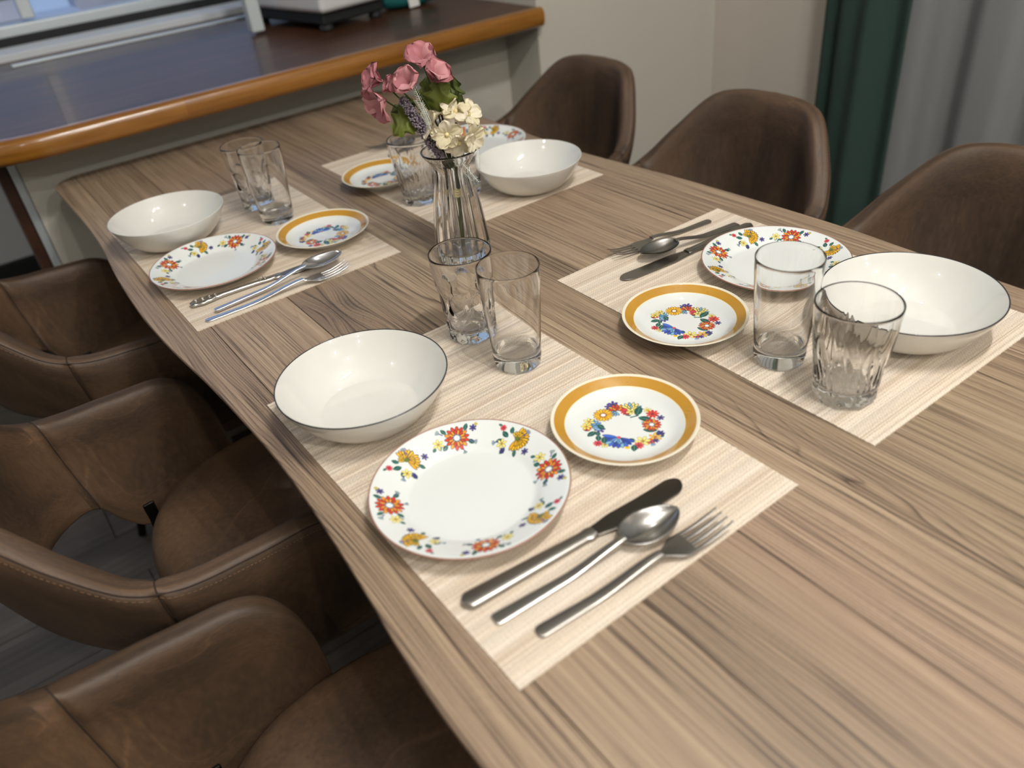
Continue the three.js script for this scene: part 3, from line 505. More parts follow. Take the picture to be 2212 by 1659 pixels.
// ------------------------------------------------------------------ glasses and vase: closed bodies of clear glass
// outer(theta, t) and inner(theta, t) give [radius, height] for t from the bottom to the rim
function glassBody(nTheta, nOut, nIn, outer, inner, lip) {
  // profile runs: centre of the underside, up the outside, over the lip, down the inside, centre of the inner floor
  const total = 1 + nOut + 1 + nIn + 2;
  return gridGeo(total, nTheta, (u, v) => {
    const k = Math.round(u * total), a = v * Math.PI * 2; let r, y;
    if (k === 0) { r = 1e-5; [, y] = outer(a, 0); y += 0.001; }
    else if (k === 1) { [r, y] = outer(a, 0); r *= 0.86; y += 0.0006; }
    else if (k <= 1 + nOut) [r, y] = outer(a, (k - 2) / (nOut - 1));
    else if (k === 2 + nOut) { [r, y] = outer(a, 1); const [r2] = inner(a, 1); r = (r + r2) / 2; y += lip; }
    else if (k <= 2 + nOut + nIn) [r, y] = inner(a, 1 - (k - 3 - nOut) / (nIn - 1));
    else if (k === total - 1 && total > 3 + nOut + nIn) { [r, y] = inner(a, 0); r *= 0.5; y -= 0.0004; }
    else { r = 1e-5; [, y] = inner(a, 0); y -= 0.0006; }
    return [r * Math.cos(a), y, r * Math.sin(a)];
  }, { closeV: true });
}
// straight tumbler: plain tapering wall on a thick round base
const straightGeo = glassBody(96, 30, 30,
  (a, t) => { const y = 0.118 * t; return [lerp(0.0250, 0.0333, Math.pow(t, 0.9)) - 0.0016 * Math.exp(-((t / 0.012) ** 2)) - 0.0004 * smooth(0.9, 1, t) + 0.0007 * Math.exp(-(((t - 0.10) / 0.03) ** 2)), y]; },
  (a, t) => { const f = 0.0155 / 0.118, s = lerp(f, 1, t); return [(lerp(0.0250, 0.0333, Math.pow(s, 0.9)) - lerp(0.0034, 0.0013, Math.pow(t, 0.35))) * (1 - 0.22 * Math.exp(-t / 0.018)), 0.118 * s]; }, 0.0007);
// tumbler with pressed ovals: two rows of hollows on the lower half, a foot with facets
const ovals = (a, y) => { let d = 0; for (const [y0, h, off] of [[0.021, 0.020, 0], [0.053, 0.028, 0.5]]) { const n = 7, ph = ((a / (2 * Math.PI) * n + off) % 1 + 1) % 1 - 0.5, e = Math.hypot(ph / 0.44, (y - y0) / (h * 0.62)); d += smooth(1.05, 0.75, e); } return d; };
const ovalGeo = glassBody(168, 60, 30,
  (a, t) => { const y = 0.1065 * t, n = 9, f = smooth(0.12, 0.02, t), poly = Math.cos(Math.PI / n) / Math.cos(((a % (2 * Math.PI / n)) - Math.PI / n)); return [lerp(0.0262, 0.0352, smooth(0, 1, t * 0.95)) * lerp(1, poly * 1.02, f * 0.9) - 0.0016 * ovals(a, y) - 0.0022 * Math.exp(-((t / 0.02) ** 2)), y]; },
  (a, t) => { const s = lerp(0.012 / 0.1065, 1, t); return [(lerp(0.0262, 0.0352, smooth(0, 1, s * 0.95)) - lerp(0.0042, 0.0014, smooth(0, 0.75, t))) * (1 - 0.25 * Math.exp(-t / 0.02)), 0.1065 * s]; }, 0.0008);
// broad tumbler with cut pointed leaves and a nine sided foot
const cuts = (a, y) => { let d = 0; for (let r = 0; r < 2; r++) { const n = 9, ph = ((a / (2 * Math.PI) * n + r * 0.5 + 0.12 * Math.sin(y * 70)) % 1 + 1) % 1 - 0.5, y0 = r ? 0.052 : 0.030, h = r ? 0.030 : 0.026, e = Math.abs((y - y0) / h); if (e < 1) d += (1 - e * e) * (Math.exp(-((ph / 0.05) ** 2)) + 0.55 * Math.exp(-(((Math.abs(ph) - 0.36 * (1 - e)) / 0.06) ** 2))); } return d; };
const cutGeo = glassBody(252, 70, 30,
  (a, t) => { const y = 0.1025 * t, n = 9, f = smooth(0.16, 0.04, t), poly = Math.cos(Math.PI / n) / Math.cos(((a % (2 * Math.PI / n)) - Math.PI / n)); return [lerp(0.0285, 0.0382, smooth(-0.1, 1, t * 0.97)) * lerp(1, poly * 1.03, f) - 0.0011 * cuts(a, y) - 0.003 * Math.exp(-((t / 0.03) ** 2)), y]; },
  (a, t) => { const s = lerp(0.014 / 0.1025, 1, t); return [(lerp(0.0285, 0.0382, smooth(-0.1, 1, s * 0.97)) - lerp(0.0045, 0.0016, smooth(0, 0.75, t))) * (1 - 0.25 * Math.exp(-t / 0.02)), 0.1025 * s]; }, 0.0009);
function glass(kind, x, z, turn, label) {
  const o = mesh('drinking_glass', { straight: straightGeo, oval: ovalGeo, cut: cutGeo }[kind], glassMat); o.position.set(x, YM, z); o.rotation.y = turn;
  return tag(o, label, 'glass', 'clear drinking glasses');
}
glass('oval', 0.3955, -0.6875, 0.2, 'clear tumbler with pressed ovals standing left of a straight glass by the near mat');
glass('straight', 0.3985, -0.6005, 0, 'plain straight tumbler on the near mat, right of the tumbler with pressed ovals');
glass('straight', 0.5975, -0.4105, 0, 'plain straight tumbler on the right mat, between two plates and a cut glass tumbler');
glass('cut', 0.5905, -0.3295, 0.1, 'broad cut glass tumbler with a nine sided foot in front of the right bowl');
glass('straight', 0.372, -1.2105, 0.4, 'front one of two clear glasses at the far left, behind the ochre rimmed plate');
glass('oval', 0.3725, -1.292, 1.0, 'rear one of two clear glasses at the far left, near the far bowl');
glass('cut', 0.572, -1.092, 0.6, 'clear glass left behind the flower vase, in front of the far right plate');
glass('straight', 0.640, -1.062, 0.2, 'clear glass right behind the vase, between the vase and the far right bowl');

const vase = thing('vase', 'clear fluted glass vase holding a small bunch of artificial flowers', 'vase', [0.506, H, -0.867]);
{
  const prof = curve([[0, 0.0370], [0.05, 0.0376], [0.25, 0.0350], [0.5, 0.0305], [0.66, 0.0268], [0.78, 0.0236], [0.855, 0.0236], [0.92, 0.0290], [0.97, 0.0352], [1, 0.0375]]);
  const HV = 0.152, fl = (t) => smooth(0.0, 0.06, t) * smooth(0.93, 0.86, t);
  mesh('vase_body', glassBody(216, 72, 56,
    (a, t) => [prof(t) * (1 + 0.10 * fl(t) * (Math.abs(Math.cos(a * 8)) - 0.5)) - 0.002 * Math.exp(-((t / 0.02) ** 2)), HV * t],
    (a, t) => { const s = lerp(0.012 / HV, 1, t); return [(prof(s) - lerp(0.0042, 0.0026, t)) * (1 - 0.25 * Math.exp(-t / 0.012)), HV * s]; }, 0.001), glassMat, vase);
}

// ------------------------------------------------------------------ the artificial bunch in the vase
// a runs to the right across the view, d away from the near end, y above the table
{
  const t = thing('flower_bunch', 'bunch of artificial pink and cream flowers with lavender and leaves in the vase', 'flowers', [0.506, H, -0.867]);
  const A = V3(0.8406, 0, 0.5417), Dp = V3(0.5417, 0, -0.8406);
  const P = (a, y, d = 0) => { const v = A.clone().multiplyScalar(a).addScaledVector(Dp, d); v.y = y; return v; };
  const R = rng(21);
  const pinkMats = [0xc27c82, 0xb06c74, 0xd4989b].map((c) => phy({ color: c, roughness: 0.75, transmission: 0.3, thickness: 0 }));
  const creamMats = [0xf2ead2, 0xe9dfbe].map((c) => phy({ color: c, roughness: 0.75, transmission: 0.3, thickness: 0 }));
  const leafMats = [0x66701f, 0x47551a].map((c) => phy({ color: c, roughness: 0.6, transmission: 0.25, thickness: 0 }));
  const stemMat = std({ color: 0x3c4a1e, roughness: 0.6 }), darkStem = std({ color: 0x23281a, roughness: 0.7 }), beadMat = std({ color: 0xe6d6a0, roughness: 0.5 });
  const lavMat = std({ color: 0x857a84, roughness: 0.9 }), frostMat = std({ color: 0xc9cfc6, roughness: 0.8 });
  // a petal: cupped and slightly ruffled, its foot at the origin, growing along +y and bulging to +z
  function petal(l, w, cup, ruffle, seed) {
    return gridGeo(12, 10, (u, v) => {
      const s = v * 2 - 1, side = 1, prof = Math.pow(Math.sin(Math.PI * Math.pow(u, 0.62) * 0.5 + 0.0), 1.0) * Math.sqrt(Math.max(0, 1 - Math.pow(u, 5))), hw = w * (0.12 + 0.88 * prof) * (u > 0.985 ? 0.6 : 1);
      const z = cup * (Math.sin(u * 2.2) * 0.8 - 0.6 * u * u) + 0.55 * cup * s * s * prof + ruffle * smooth(0.5, 1, u) * Math.sin(s * 5 + seed) + 0.0004 * Math.sin(s * 22);
      return [s * hw * side, l * u, z];
    });
  }
  const sheets = new Map();
  function solid(g, th = 0.0005) {                                         // gives a petal two faces and a rim
    const p = g.attributes.position, n = g.attributes.normal, back = g.clone(), q = back.attributes.position;
    for (let k = 0; k < q.count; k++) q.setXYZ(k, p.getX(k) - n.getX(k) * th, p.getY(k) - n.getY(k) * th, p.getZ(k) - n.getZ(k) * th);
    const ix = back.index; for (let k = 0; k < ix.count; k += 3) { const s = ix.getX(k + 1); ix.setX(k + 1, ix.getX(k + 2)); ix.setX(k + 2, s); } back.computeVertexNormals();
    return merge([g, back]);
  }
  const pinkPetals = [0, 1, 2].map((k) => solid(petal(0.025, 0.0150, 0.008, 0.0024, k * 2.1)));
  const creamPetals = [0, 1].map((k) => solid(petal(0.0145, 0.0065, 0.0025, 0.0008, k * 2.1)));
  function blossom(name, centre, face, n, geos, mats, open, scale, roll = 0, label) {
    const f = new THREE.Group(); f.name = name; t.add(f); f.position.copy(centre); f.quaternion.setFromUnitVectors(V3(0, 0, 1), face.clone().normalize());
    if (label) f.userData.label = label;
    for (let k = 0; k < n; k++) {
      const o = mesh('petal', geos[k % geos.length], mats[(k + Math.floor(R() * 2)) % mats.length], f), a = roll + k / n * Math.PI * 2;
      const q = new THREE.Quaternion().setFromAxisAngle(V3(0, 0, 1), a).multiply(new THREE.Quaternion().setFromAxisAngle(V3(1, 0, 0), open + (R() - 0.5) * 0.3));
      o.quaternion.copy(q); o.scale.setScalar(scale * (0.92 + R() * 0.18)); o.position.set(0, 0, -0.001 * k * 0.2);
    }
    const c = mesh('flower_centre', lathe([[0, 0.004], [0.0016, 0.0034], [0.0022, 0.0016], [0.0018, -0.002], [0, -0.003]], 12).rotateX(Math.PI / 2), name === 'pink_flower' ? pinkMats[1] : beadMat, f); c.scale.setScalar(scale);
    return f;
  }
  const dir = (a, y, d) => P(a, y, d);
  blossom('pink_flower', P(-0.0165, 0.2590, 0.012), dir(-0.05, 0.75, -0.6), 5, pinkPetals, pinkMats, 0.72, 0.98, 0.3);
  blossom('pink_flower', P(-0.0320, 0.2395, -0.014), dir(-0.3, 0.6, -0.7), 5, pinkPetals, pinkMats, 0.85, 0.98, 0.9);
  blossom('pink_flower', P(-0.0070, 0.2400, -0.006), dir(0.45, 0.7, -0.5), 5, pinkPetals, pinkMats, 0.85, 1.02, 0.1);
  blossom('pink_flower', P(-0.0700, 0.2440, 0.004), dir(-0.85, 0.45, -0.35), 5, pinkPetals, pinkMats, 0.75, 1.0, 0.5);
  blossom('pink_flower', P(-0.0690, 0.2235, -0.006), dir(-0.75, -0.1, -0.6), 5, pinkPetals, pinkMats, 0.6, 1.08, 0.2);
  blossom('pink_flower', P(-0.0490, 0.2340, -0.004), dir(-0.75, 0.5, -0.2), 4, pinkPetals, pinkMats, 1.05, 0.82, 0.4, 'half open pink bud');
  const H4 = [[0.0015, 0.178, -0.022, -0.1, 0.1, -1], [0.0155, 0.200, -0.010, 0.1, 0.8, -0.5], [0.0300, 0.169, -0.016, 0.7, -0.1, -0.7], [0.0290, 0.194, -0.006, 0.75, 0.5, -0.35], [-0.0165, 0.190, -0.014, -0.75, 0.3, -0.5], [0.0020, 0.201, -0.004, -0.4, 0.9, -0.2], [0.0140, 0.166, -0.018, 0.2, -0.5, -0.8]];
  H4.forEach(([a, y, d, p, q, r], k) => blossom('cream_floret', P(a, y, d), dir(p, q, r), 5, creamPetals, creamMats, 0.30, 1.32 + 0.15 * R(), k * 0.7));
  // leaves: lobed blades
  function leafGeo(l, w, seed) {
    return solid(gridGeo(26, 12, (u, v) => { const s = v * 2 - 1, lobe = 1 + 0.26 * Math.cos(u * 21 + 1.2 * Math.abs(s)) * smooth(0.06, 0.3, u), hw = w * Math.pow(Math.sin(Math.PI * Math.pow(u, 0.75)), 0.7) * lobe + 0.0004; return [s * hw, l * u, 0.006 * Math.sin(u * 3 + seed) - 0.004 * s * s + 0.0016 * Math.sin(s * 6 + u * 9)]; }), 0.0004);
  }
  [[-0.006, 0.196, 0.0, 0.18, 1, -0.15, 0.046, 0.019, 0], [0.004, 0.206, -0.004, 0.75, 0.55, -0.3, 0.026, 0.014, 1], [-0.0115, 0.205, 0.008, -0.1, 1, 0.2, 0.036, 0.016, 2], [0.006, 0.205, 0.006, 0.35, 0.9, 0.1, 0.034, 0.015, 0],
   [-0.036, 0.206, -0.002, -0.75, -0.62, -0.3, 0.040, 0.016, 1], [-0.034, 0.213, 0.004, -1, -0.25, 0.1, 0.034, 0.012, 2], [-0.030, 0.2, 0.002, -0.6, -0.75, -0.1, 0.024, 0.012, 0]].forEach(([a, y, d, p, q, r, l, w, s], k) => {
    const o = mesh('leaf', leafGeo(l, w, s * 2 + k), leafMats[k % 2], t); o.position.copy(P(a, y, d));
    const up = dir(p, q, r).normalize(), toward = dir(0.05, 0.45, -1).normalize(), x = up.clone().cross(toward).normalize(), z = x.clone().cross(up).normalize(); o.quaternion.setFromRotationMatrix(new THREE.Matrix4().makeBasis(x, up, z));
  });
  // lavender spike: hundreds of tiny grains round a stem
  {
    const a0 = P(-0.0475, 0.2255, -0.014), a1 = P(-0.0090, 0.1440, -0.010), ax = a1.clone().sub(a0), list = [], base = new THREE.IcosahedronGeometry(0.00115, 0);
    const u = V3(0, 1, 0).cross(ax).normalize(), w = ax.clone().normalize().cross(u);
    for (let k = 0; k < 620; k++) { const s = Math.pow(R(), 0.9), rad = 0.0072 * (0.5 + 0.5 * Math.sin(Math.PI * (0.12 + 0.75 * s))) * (0.75 + 0.3 * R()) * (s > 0.8 ? 0.9 : 1), f = R() * 6.283, g = base.clone(); g.scale(1, 1.5, 1); g.rotateX(R() * 3); g.rotateZ(R() * 3); const q = a0.clone().addScaledVector(ax, s).addScaledVector(u, rad * Math.cos(f)).addScaledVector(w, rad * Math.sin(f)); g.translate(q.x, q.y, q.z); list.push(g); }
    const o = mesh('lavender_grain', merge(list), lavMat, t); o.userData.kind = 'stuff';
    mesh('lavender_core', tube([a0.toArray(), a0.clone().lerp(a1, 0.5).toArray(), a1.toArray()], 0.0048, 24, 10, (s) => 0.45 + 0.55 * Math.sin(Math.PI * (0.15 + 0.7 * s))), std({ color: 0x4a424a, roughness: 0.9 }), t);
  }
  // frosted sprigs: a fine stalk with rows of short needles
  function sprig(p0, p1, bend, n, len) {
    const c = new THREE.QuadraticBezierCurve3(p0, p0.clone().lerp(p1, 0.5).add(bend), p1), pts = [0, 0.25, 0.5, 0.75, 1].map((s) => c.getPoint(s).toArray()), list = [tube(pts, 0.0004, 20, 5)];
    for (let k = 0; k < n; k++) { const s = 0.03 + 0.95 * k / n, q = c.getPoint(s), tg = c.getTangent(s); for (const sg of [-1, 1]) { const side = tg.clone().cross(dir(0, 0.3, -1)).normalize().multiplyScalar(sg), e = q.clone().addScaledVector(side, len).addScaledVector(tg, -len * 0.9).addScaledVector(dir(0, 0, -1), len * 0.3 * Math.sin(k * 2.4)); list.push(tube([q.toArray(), q.clone().lerp(e, 0.5).toArray(), e.toArray()], 0.0002, 3, 4)); } }
    mesh('frosted_sprig', merge(list), frostMat, t);
  }
  sprig(P(-0.0305, 0.2425, -0.024), P(-0.017, 0.186, -0.026), P(0.002, 0, 0), 20, 0.0034);
  sprig(P(-0.0235, 0.219, -0.020), P(-0.012, 0.180, -0.022), P(0.001, 0, 0), 18, 0.0026);
  sprig(P(-0.030, 0.222, -0.018), P(-0.018, 0.184, -0.02), P(0.001, 0, 0), 18, 0.0026);
  sprig(P(0.033, 0.119, -0.040), P(0.006, 0.150, -0.020), P(0, 0.003, 0), 18, 0.0026);
  sprig(P(0.024, 0.118, -0.030), P(0.004, 0.143, -0.018), P(0, 0.002, 0), 14, 0.0024);
  // stems
  const St = (pts, r, m = stemMat) => mesh('stem', tube(pts.map((p) => P(...p).toArray()), r, 36, 8), m, t);
  St([[-0.0165, 0.257, 0.012], [-0.010, 0.225, 0.004], [-0.004, 0.170, 0.000], [0.001, 0.120, 0.000], [0.0035, 0.095, 0]], 0.0012);
  St([[-0.0315, 0.238, -0.012], [-0.018, 0.212, -0.004], [-0.006, 0.165, -0.002], [0.002, 0.098, 0.001]], 0.0011);
  St([[-0.007, 0.239, -0.004], [-0.004, 0.213, 0.002], [-0.001, 0.165, 0.002], [0.003, 0.1, 0.002]], 0.0013, darkStem);
  St([[-0.069, 0.243, 0.004], [-0.055, 0.226, 0.002], [-0.030, 0.195, 0.000], [-0.008, 0.150, 0], [0.002, 0.098, 0]], 0.0010);
  St([[-0.068, 0.223, -0.006], [-0.056, 0.211, -0.002], [-0.030, 0.187, 0.002], [0.000, 0.110, 0.001]], 0.0010);
  St([[-0.049, 0.234, -0.004], [-0.034, 0.214, 0], [-0.010, 0.160, 0.003], [0.002, 0.102, 0.002]], 0.0009);
  St([[0.014, 0.186, -0.006], [0.006, 0.160, -0.004], [0.003, 0.125, -0.002], [0.004, 0.098, 0]], 0.0016);
  St([[-0.009, 0.146, -0.010], [-0.003, 0.128, -0.006], [0.002, 0.100, -0.002]], 0.0042, darkStem);
  St([[0.001, 0.105, 0], [0.0045, 0.085, 0], [0.0085, 0.055, 0], [0.0130, 0.024, 0.002], [0.0150, 0.0150, 0.003]], 0.0036);
  St([[-0.001, 0.102, 0.003], [0.001, 0.080, 0.004], [0.006, 0.050, 0.004], [0.012, 0.0165, 0.002]], 0.0024, darkStem);
  for (let k = 0; k < 4; k++) { const g = new THREE.TorusGeometry(0.0046, 0.0016, 8, 20); g.rotateX(Math.PI / 2 - 0.25 + 0.12 * k); const p = P(0.0028 + 0.0006 * k, 0.0985 - 0.0028 * k, 0); g.translate(p.x, p.y, p.z); mesh('tie_bead', g, beadMat, t); }
}
// ------------------------------------------------------------------ cutlery: handle end at the origin, running along +x, lying on the mat
function handleLoft(L, fn, n = 30, e = 2.4) { return loftX(Array.from({ length: n + 1 }, (_, k) => ({ x: L * k / n, ...fn(k / n) })), 20, e); }
function bladeGeo(x0, L, w, tipUp) {
  const n = 34; return loftX(Array.from({ length: n + 1 }, (_, k) => { const s = Math.sin(k / n * Math.PI / 2), tip = s > 0.86 ? Math.sqrt(Math.max(0.0, 1 - ((s - 0.86) / 0.14) ** 2)) : 1, hw = w * (0.62 + 0.38 * smooth(0, 0.28, s)) * Math.max(tip, 0.04); return { x: x0 + L * s, y: 0.0030 - 0.0008 * s, z: -tipUp * s * s * s + (w - hw) * (-0.12), w: hw, h: 0.0009 - 0.0004 * s, e: 3 }; }), 16);
}
function spoonBowlGeo(x0, L, W, depth, lift) {
  const n = 26, m = 24, th = 0.0011;
  const f = (u, v, under) => { const s = 0.5 - 0.5 * Math.cos(Math.PI * u), x = x0 + L * s, hw = W * Math.pow(Math.max(0, Math.sin(Math.PI * Math.pow(s, 0.86))), 0.56), q = v * 2 - 1, dish = depth * Math.pow(Math.sin(Math.PI * clamp(s * 0.94 + 0.03)), 0.75) * (1 - q * q); return [x, lift * (1 - s) * (1 - s) + depth + th - dish + (under ? -th : 0), q * hw]; };
  return gridGeo(n, m * 2, (u, v) => v < 0.5 ? f(u, v * 2, false) : f(u, 2 - v * 2, true), { closeV: true, flip: true });
}
function forkHead(t, x0, m, flip) {
  // shoulders, then four tines, bent up towards the tips
  const bend = (x) => { const s = (x - x0) / 0.068; return 0.0085 - 0.0085 * Math.sin(Math.PI * clamp(s, 0, 1) * 0.62) * 1.0 + 0.0105 * s * s; };
  const n = 20; mesh('fork_head', loftX(Array.from({ length: n + 1 }, (_, k) => { const s = k / n, x = x0 + 0.030 * s; return { x, y: bend(x), w: lerp(0.0032, 0.0122, smooth(0, 0.75, s)), h: lerp(0.0014, 0.0009, s), e: 3 }; }), 20), m, t);
  for (let j = 0; j < 4; j++) { const z = (j - 1.5) * 0.0066; mesh('tine', loftX(Array.from({ length: 15 }, (_, k) => { const s = k / 14, x = x0 + 0.0285 + 0.040 * s; return { x, y: bend(x), z: z * (1 - 0.04 * s), w: lerp(0.00195, 0.0008, s * s), h: lerp(0.0009, 0.0005, s), e: 3 }; }), 12), m, t); }
}
function knife(label, x, z, turn, o = {}) {
  const t = thing('table_knife', label, 'knife', [x, YM + (o.y || 0), z], turn, 'knives'), m = o.mat || steelWorn, hl = o.hl || 0.112, L = o.L || 0.222;
  if (o.ornate) {
    mesh('handle', handleLoft(hl, (s) => ({ y: 0.0036, w: 0.0042 + 0.0046 * Math.exp(-(((s - 0.14) / 0.13) ** 2)) + 0.0016 * Math.exp(-(((s - 0.9) / 0.09) ** 2)) + 0.0004 * Math.sin(s * 60) * smooth(0.55, 0.2, s), h: (0.0034 - 0.0008 * s) * (1 + 0.12 * Math.sin(s * 75) * smooth(0.45, 0.1, s)) * (s < 0.02 ? 0.6 : 1) }), 70), m, t);
    const sc = []; for (const [cx, r] of [[0.009, 0.0042], [0.018, 0.0046], [0.027, 0.0038], [0.035, 0.003], [0.097, 0.0026], [0.104, 0.0030]]) for (const sg of [-1, 1]) { const pts = []; for (let k = 0; k <= 12; k++) { const a = k / 12 * 5.2, rr = r * (1 - k / 15); pts.push([cx + rr * Math.cos(a + 2), 0.0068, sg * (0.0030 + 0.2 * r + rr * 0.6 * Math.sin(a + 2))]); } sc.push(tube(pts, 0.00055, 22, 5)); }
    mesh('scroll_ornament', merge(sc), steel, t);
  } else mesh('handle', handleLoft(hl, (s) => ({ y: 0.0034, w: (0.0088 - 0.0030 * s) * Math.sqrt(clamp(1 - ((1 - s / 0.06) > 0 ? (1 - s / 0.06) ** 2 * 0.96 : 0))), h: 0.0031 - 0.0008 * s }), 48, 2.6), m, t);
  mesh('bolster', handleLoft(0.010, (s) => ({ y: 0.0034, w: 0.0058 + 0.0012 * Math.sin(Math.PI * s), h: 0.0024 }), 8).translate(hl - 0.004, 0, 0), m, t);
  mesh('blade', bladeGeo(hl + 0.003, L - hl - 0.003, o.bw || 0.0098, o.tip || 0.004), o.bladeMat || m, t);
  return t;
}
function spoon(label, x, z, turn, o = {}) {
  const t = thing('table_spoon', label, 'spoon', [x, YM + (o.y || 0), z], turn, 'spoons'), m = o.mat || steel, hl = o.hl || 0.122;
  mesh('handle', handleLoft(hl, (s) => ({ y: 0.0016 + 0.0085 * Math.pow(smooth(0.45, 1.0, s), 1.2), w: lerp(o.w0 || 0.0062, o.w1 || 0.0031, s) * (s < 0.015 ? 0.8 : 1), h: lerp(o.h0 || 0.0013, 0.0016, s) }), 48, o.e || 3), m, t);
  mesh('bowl', spoonBowlGeo(hl - 0.004, 0.060, 0.0182, 0.0090, 0.0015), m, t);
  if (o.tilt) t.rotation.z = o.tilt;
  return t;
}
function fork(label, x, z, turn, o = {}) {
  const t = thing('table_fork', label, 'fork', [x, YM + (o.y || 0), z], turn, 'forks'), m = o.mat || steelWorn, hl = o.hl || 0.120;
  mesh('handle', handleLoft(hl, (s) => ({ y: 0.0014 + 0.0085 * Math.pow(smooth(0.35, 1, s), 1.2), w: lerp(o.w0 || 0.0062, 0.0036, s) * Math.sqrt(clamp(1 - (s < 0.04 ? (1 - s / 0.04) ** 2 * 0.7 : 0))), h: 0.0013 }), 48, 3), m, t);
  forkHead(t, hl - 0.002, m);
  if (o.tilt) t.rotation.z = o.tilt;
  return t;
}
// near place: handles towards the table edge
knife('worn steel knife with a rounded handle beside the near dinner plate', 0.166, -0.3630, -0.085, { L: 0.220, hl: 0.118, bladeMat: std({ color: new THREE.Color(0.10, 0.092, 0.08), metalness: 1, roughness: 0.28 }) });
spoon('steel spoon lying between the near knife and the near fork', 0.176, -0.336, -0.078, { hl: 0.123 });
fork('steel fork nearest the camera, its tines reaching past the near mat', 0.193, -0.306, -0.085, { hl: 0.116 });
// far left place
knife('ornate knife with a scrolled silver handle beside the far left plate', 0.1655, -1.0175, -0.065, { ornate: true, mat: steel, L: 0.216, hl: 0.120, bladeMat: steelWorn });
spoon('bright steel spoon with a bar handle, its bowl lying over the ornate knife', 0.185, -0.977, 0.03, { mat: steelBright, hl: 0.135, w0: 0.0042, w1: 0.0026, h0: 0.0022, y: 0.002, e: 4, tilt: 0.03 });
fork('bright steel fork with a flat handle at the far left mat corner', 0.167, -0.963, -0.03, { mat: steelBright, hl: 0.138, w0: 0.0054 });
// right place: handles to the right
const PI = Math.PI;
fork('dark steel fork at the left end of the right mat', 0.807, -0.691, PI - 0.09, { hl: 0.106 });
spoon('dark steel spoon between fork and knife, resting on the right mat', 0.815, -0.6495, PI - 0.13, { mat: steelWorn, hl: 0.108, y: 0.004, w0: 0.0068, tilt: 0.01 });
knife('dark steel knife on the right mat, its handle running behind the right dinner plate', 0.8285, -0.637, PI - 0.067, { L: 0.226, hl: 0.112, tip: -0.003 });
// far right place, mostly hidden by the flowers
knife('dark knife at the far right place, its tip showing left of the flowers', 0.842, -1.333, PI + 0.02, { L: 0.20 });
spoon('dark spoon at the far right place, behind the pink flowers', 0.826, -1.356, PI, { mat: steelWorn, hl: 0.110 });
fork('dark fork at the far right place, farthest from the camera', 0.814, -1.380, PI, {});
// ------------------------------------------------------------------ leather armchairs: origin on the floor, facing +x
const SEAM = 0.55;
const both = (k) => { const c = curve(k); return (t) => c(Math.abs(t)); };
const rimX = both([[0, -0.200], [0.2, -0.186], [0.4, -0.132], [0.5, -0.092], [0.55, -0.064], [0.62, -0.020], [0.8, 0.075], [1, 0.160]]);
const rimZ = both([[0, 0], [0.2, 0.086], [0.4, 0.154], [0.5, 0.185], [0.55, 0.195], [0.62, 0.200], [0.8, 0.202], [1, 0.200]]);
const lowX = both([[0, -0.150], [0.2, -0.138], [0.4, -0.098], [0.55, -0.046], [0.75, 0.040], [1, 0.152]]);
const lowZ = both([[0, 0], [0.2, 0.068], [0.4, 0.128], [0.55, 0.165], [0.75, 0.184], [1, 0.190]]);
const rimY = both([[0, 0.777], [0.15, 0.775], [0.28, 0.761], [0.42, 0.707], [0.55, 0.648], [0.7, 0.632], [0.85, 0.624], [1, 0.612]]);
const lowY = both([[0, 0.535], [0.25, 0.533], [0.45, 0.522], [0.55, 0.505], [0.60, 0.465], [0.66, 0.432], [0.75, 0.425], [1, 0.425]]);
const topY = (t) => { const a = Math.abs(t), e = clamp((a - 0.78) / 0.22); return lerp(lowY(t) + 0.03, rimY(t), Math.pow(1 - Math.pow(e, 3.2), 1 / 2.6)); };
function shellPoint(t, v) {
  const e = 0.004, L = V3(lowX(t), lowY(t), lowZ(t) * Math.sign(t || 1)), T = V3(rimX(t), topY(t), rimZ(t) * Math.sign(t || 1));
  const full = V3(rimX(t), rimY(t), T.z), h0 = (topY(t) - lowY(t)) / Math.max(0.02, rimY(t) - lowY(t)); T.x = lerp(L.x, full.x, h0); T.z = lerp(L.z, full.z, h0);
  const q = (s) => [(lowX(s) + rimX(s)) / 2, (lowZ(s) + rimZ(s)) / 2 * Math.sign(s || 1)], [ax, az] = q(t - e), [bx, bz] = q(t + e), n = V3(bz - az, 0, -(bx - ax)).normalize();   // inwards / outwards
  if (n.dot(V3(T.x - 0.1, 0, T.z)) < 0) n.negate();
  const a = v * Math.PI * 2 - Math.PI / 2, c = Math.cos(a), s = Math.sin(a);
  const hh = 0.5 + 0.5 * Math.sign(s) * Math.abs(s) ** 0.42, pinch = 1 - 0.28 * Math.exp(-(((Math.abs(t) - SEAM) / 0.007) ** 2)), end = 1 - 0.5 * smooth(0.9, 1, Math.abs(t));
  const th = lerp(0.0135, 0.0190, smooth(0.35, 0.95, hh)) * pinch * end, bulge = 0.007 * Math.sin(Math.PI * hh) * (1 - 0.6 * smooth(0.6, 1, Math.abs(t)));
  return L.clone().lerp(T, hh).addScaledVector(n, Math.sign(c) * Math.abs(c) ** 0.55 * th + bulge);
}
function shellPanel(t0, t1, nu) {
  const m = Math.min(Math.abs(t0), Math.abs(t1)) > 0.1 ? 1 : 0.5;
  return gridGeo(nu, 64, (u, v) => { const k = m === 1 ? u : u, t = lerp(t0, t1, k < 0.5 ? 0.5 * Math.pow(2 * k, 1.4) : 1 - 0.5 * Math.pow(2 - 2 * k, 1.4)); const p = shellPoint(t, v); return [p.x, p.y, p.z]; }, { closeV: true, capU: true, uv: (u, v) => [lerp(t0, t1, u) * 0.62 + 1.3, Math.abs(v - 0.5) * 1.15 + (v < 0.5 ? 0 : 0.31)] });
}
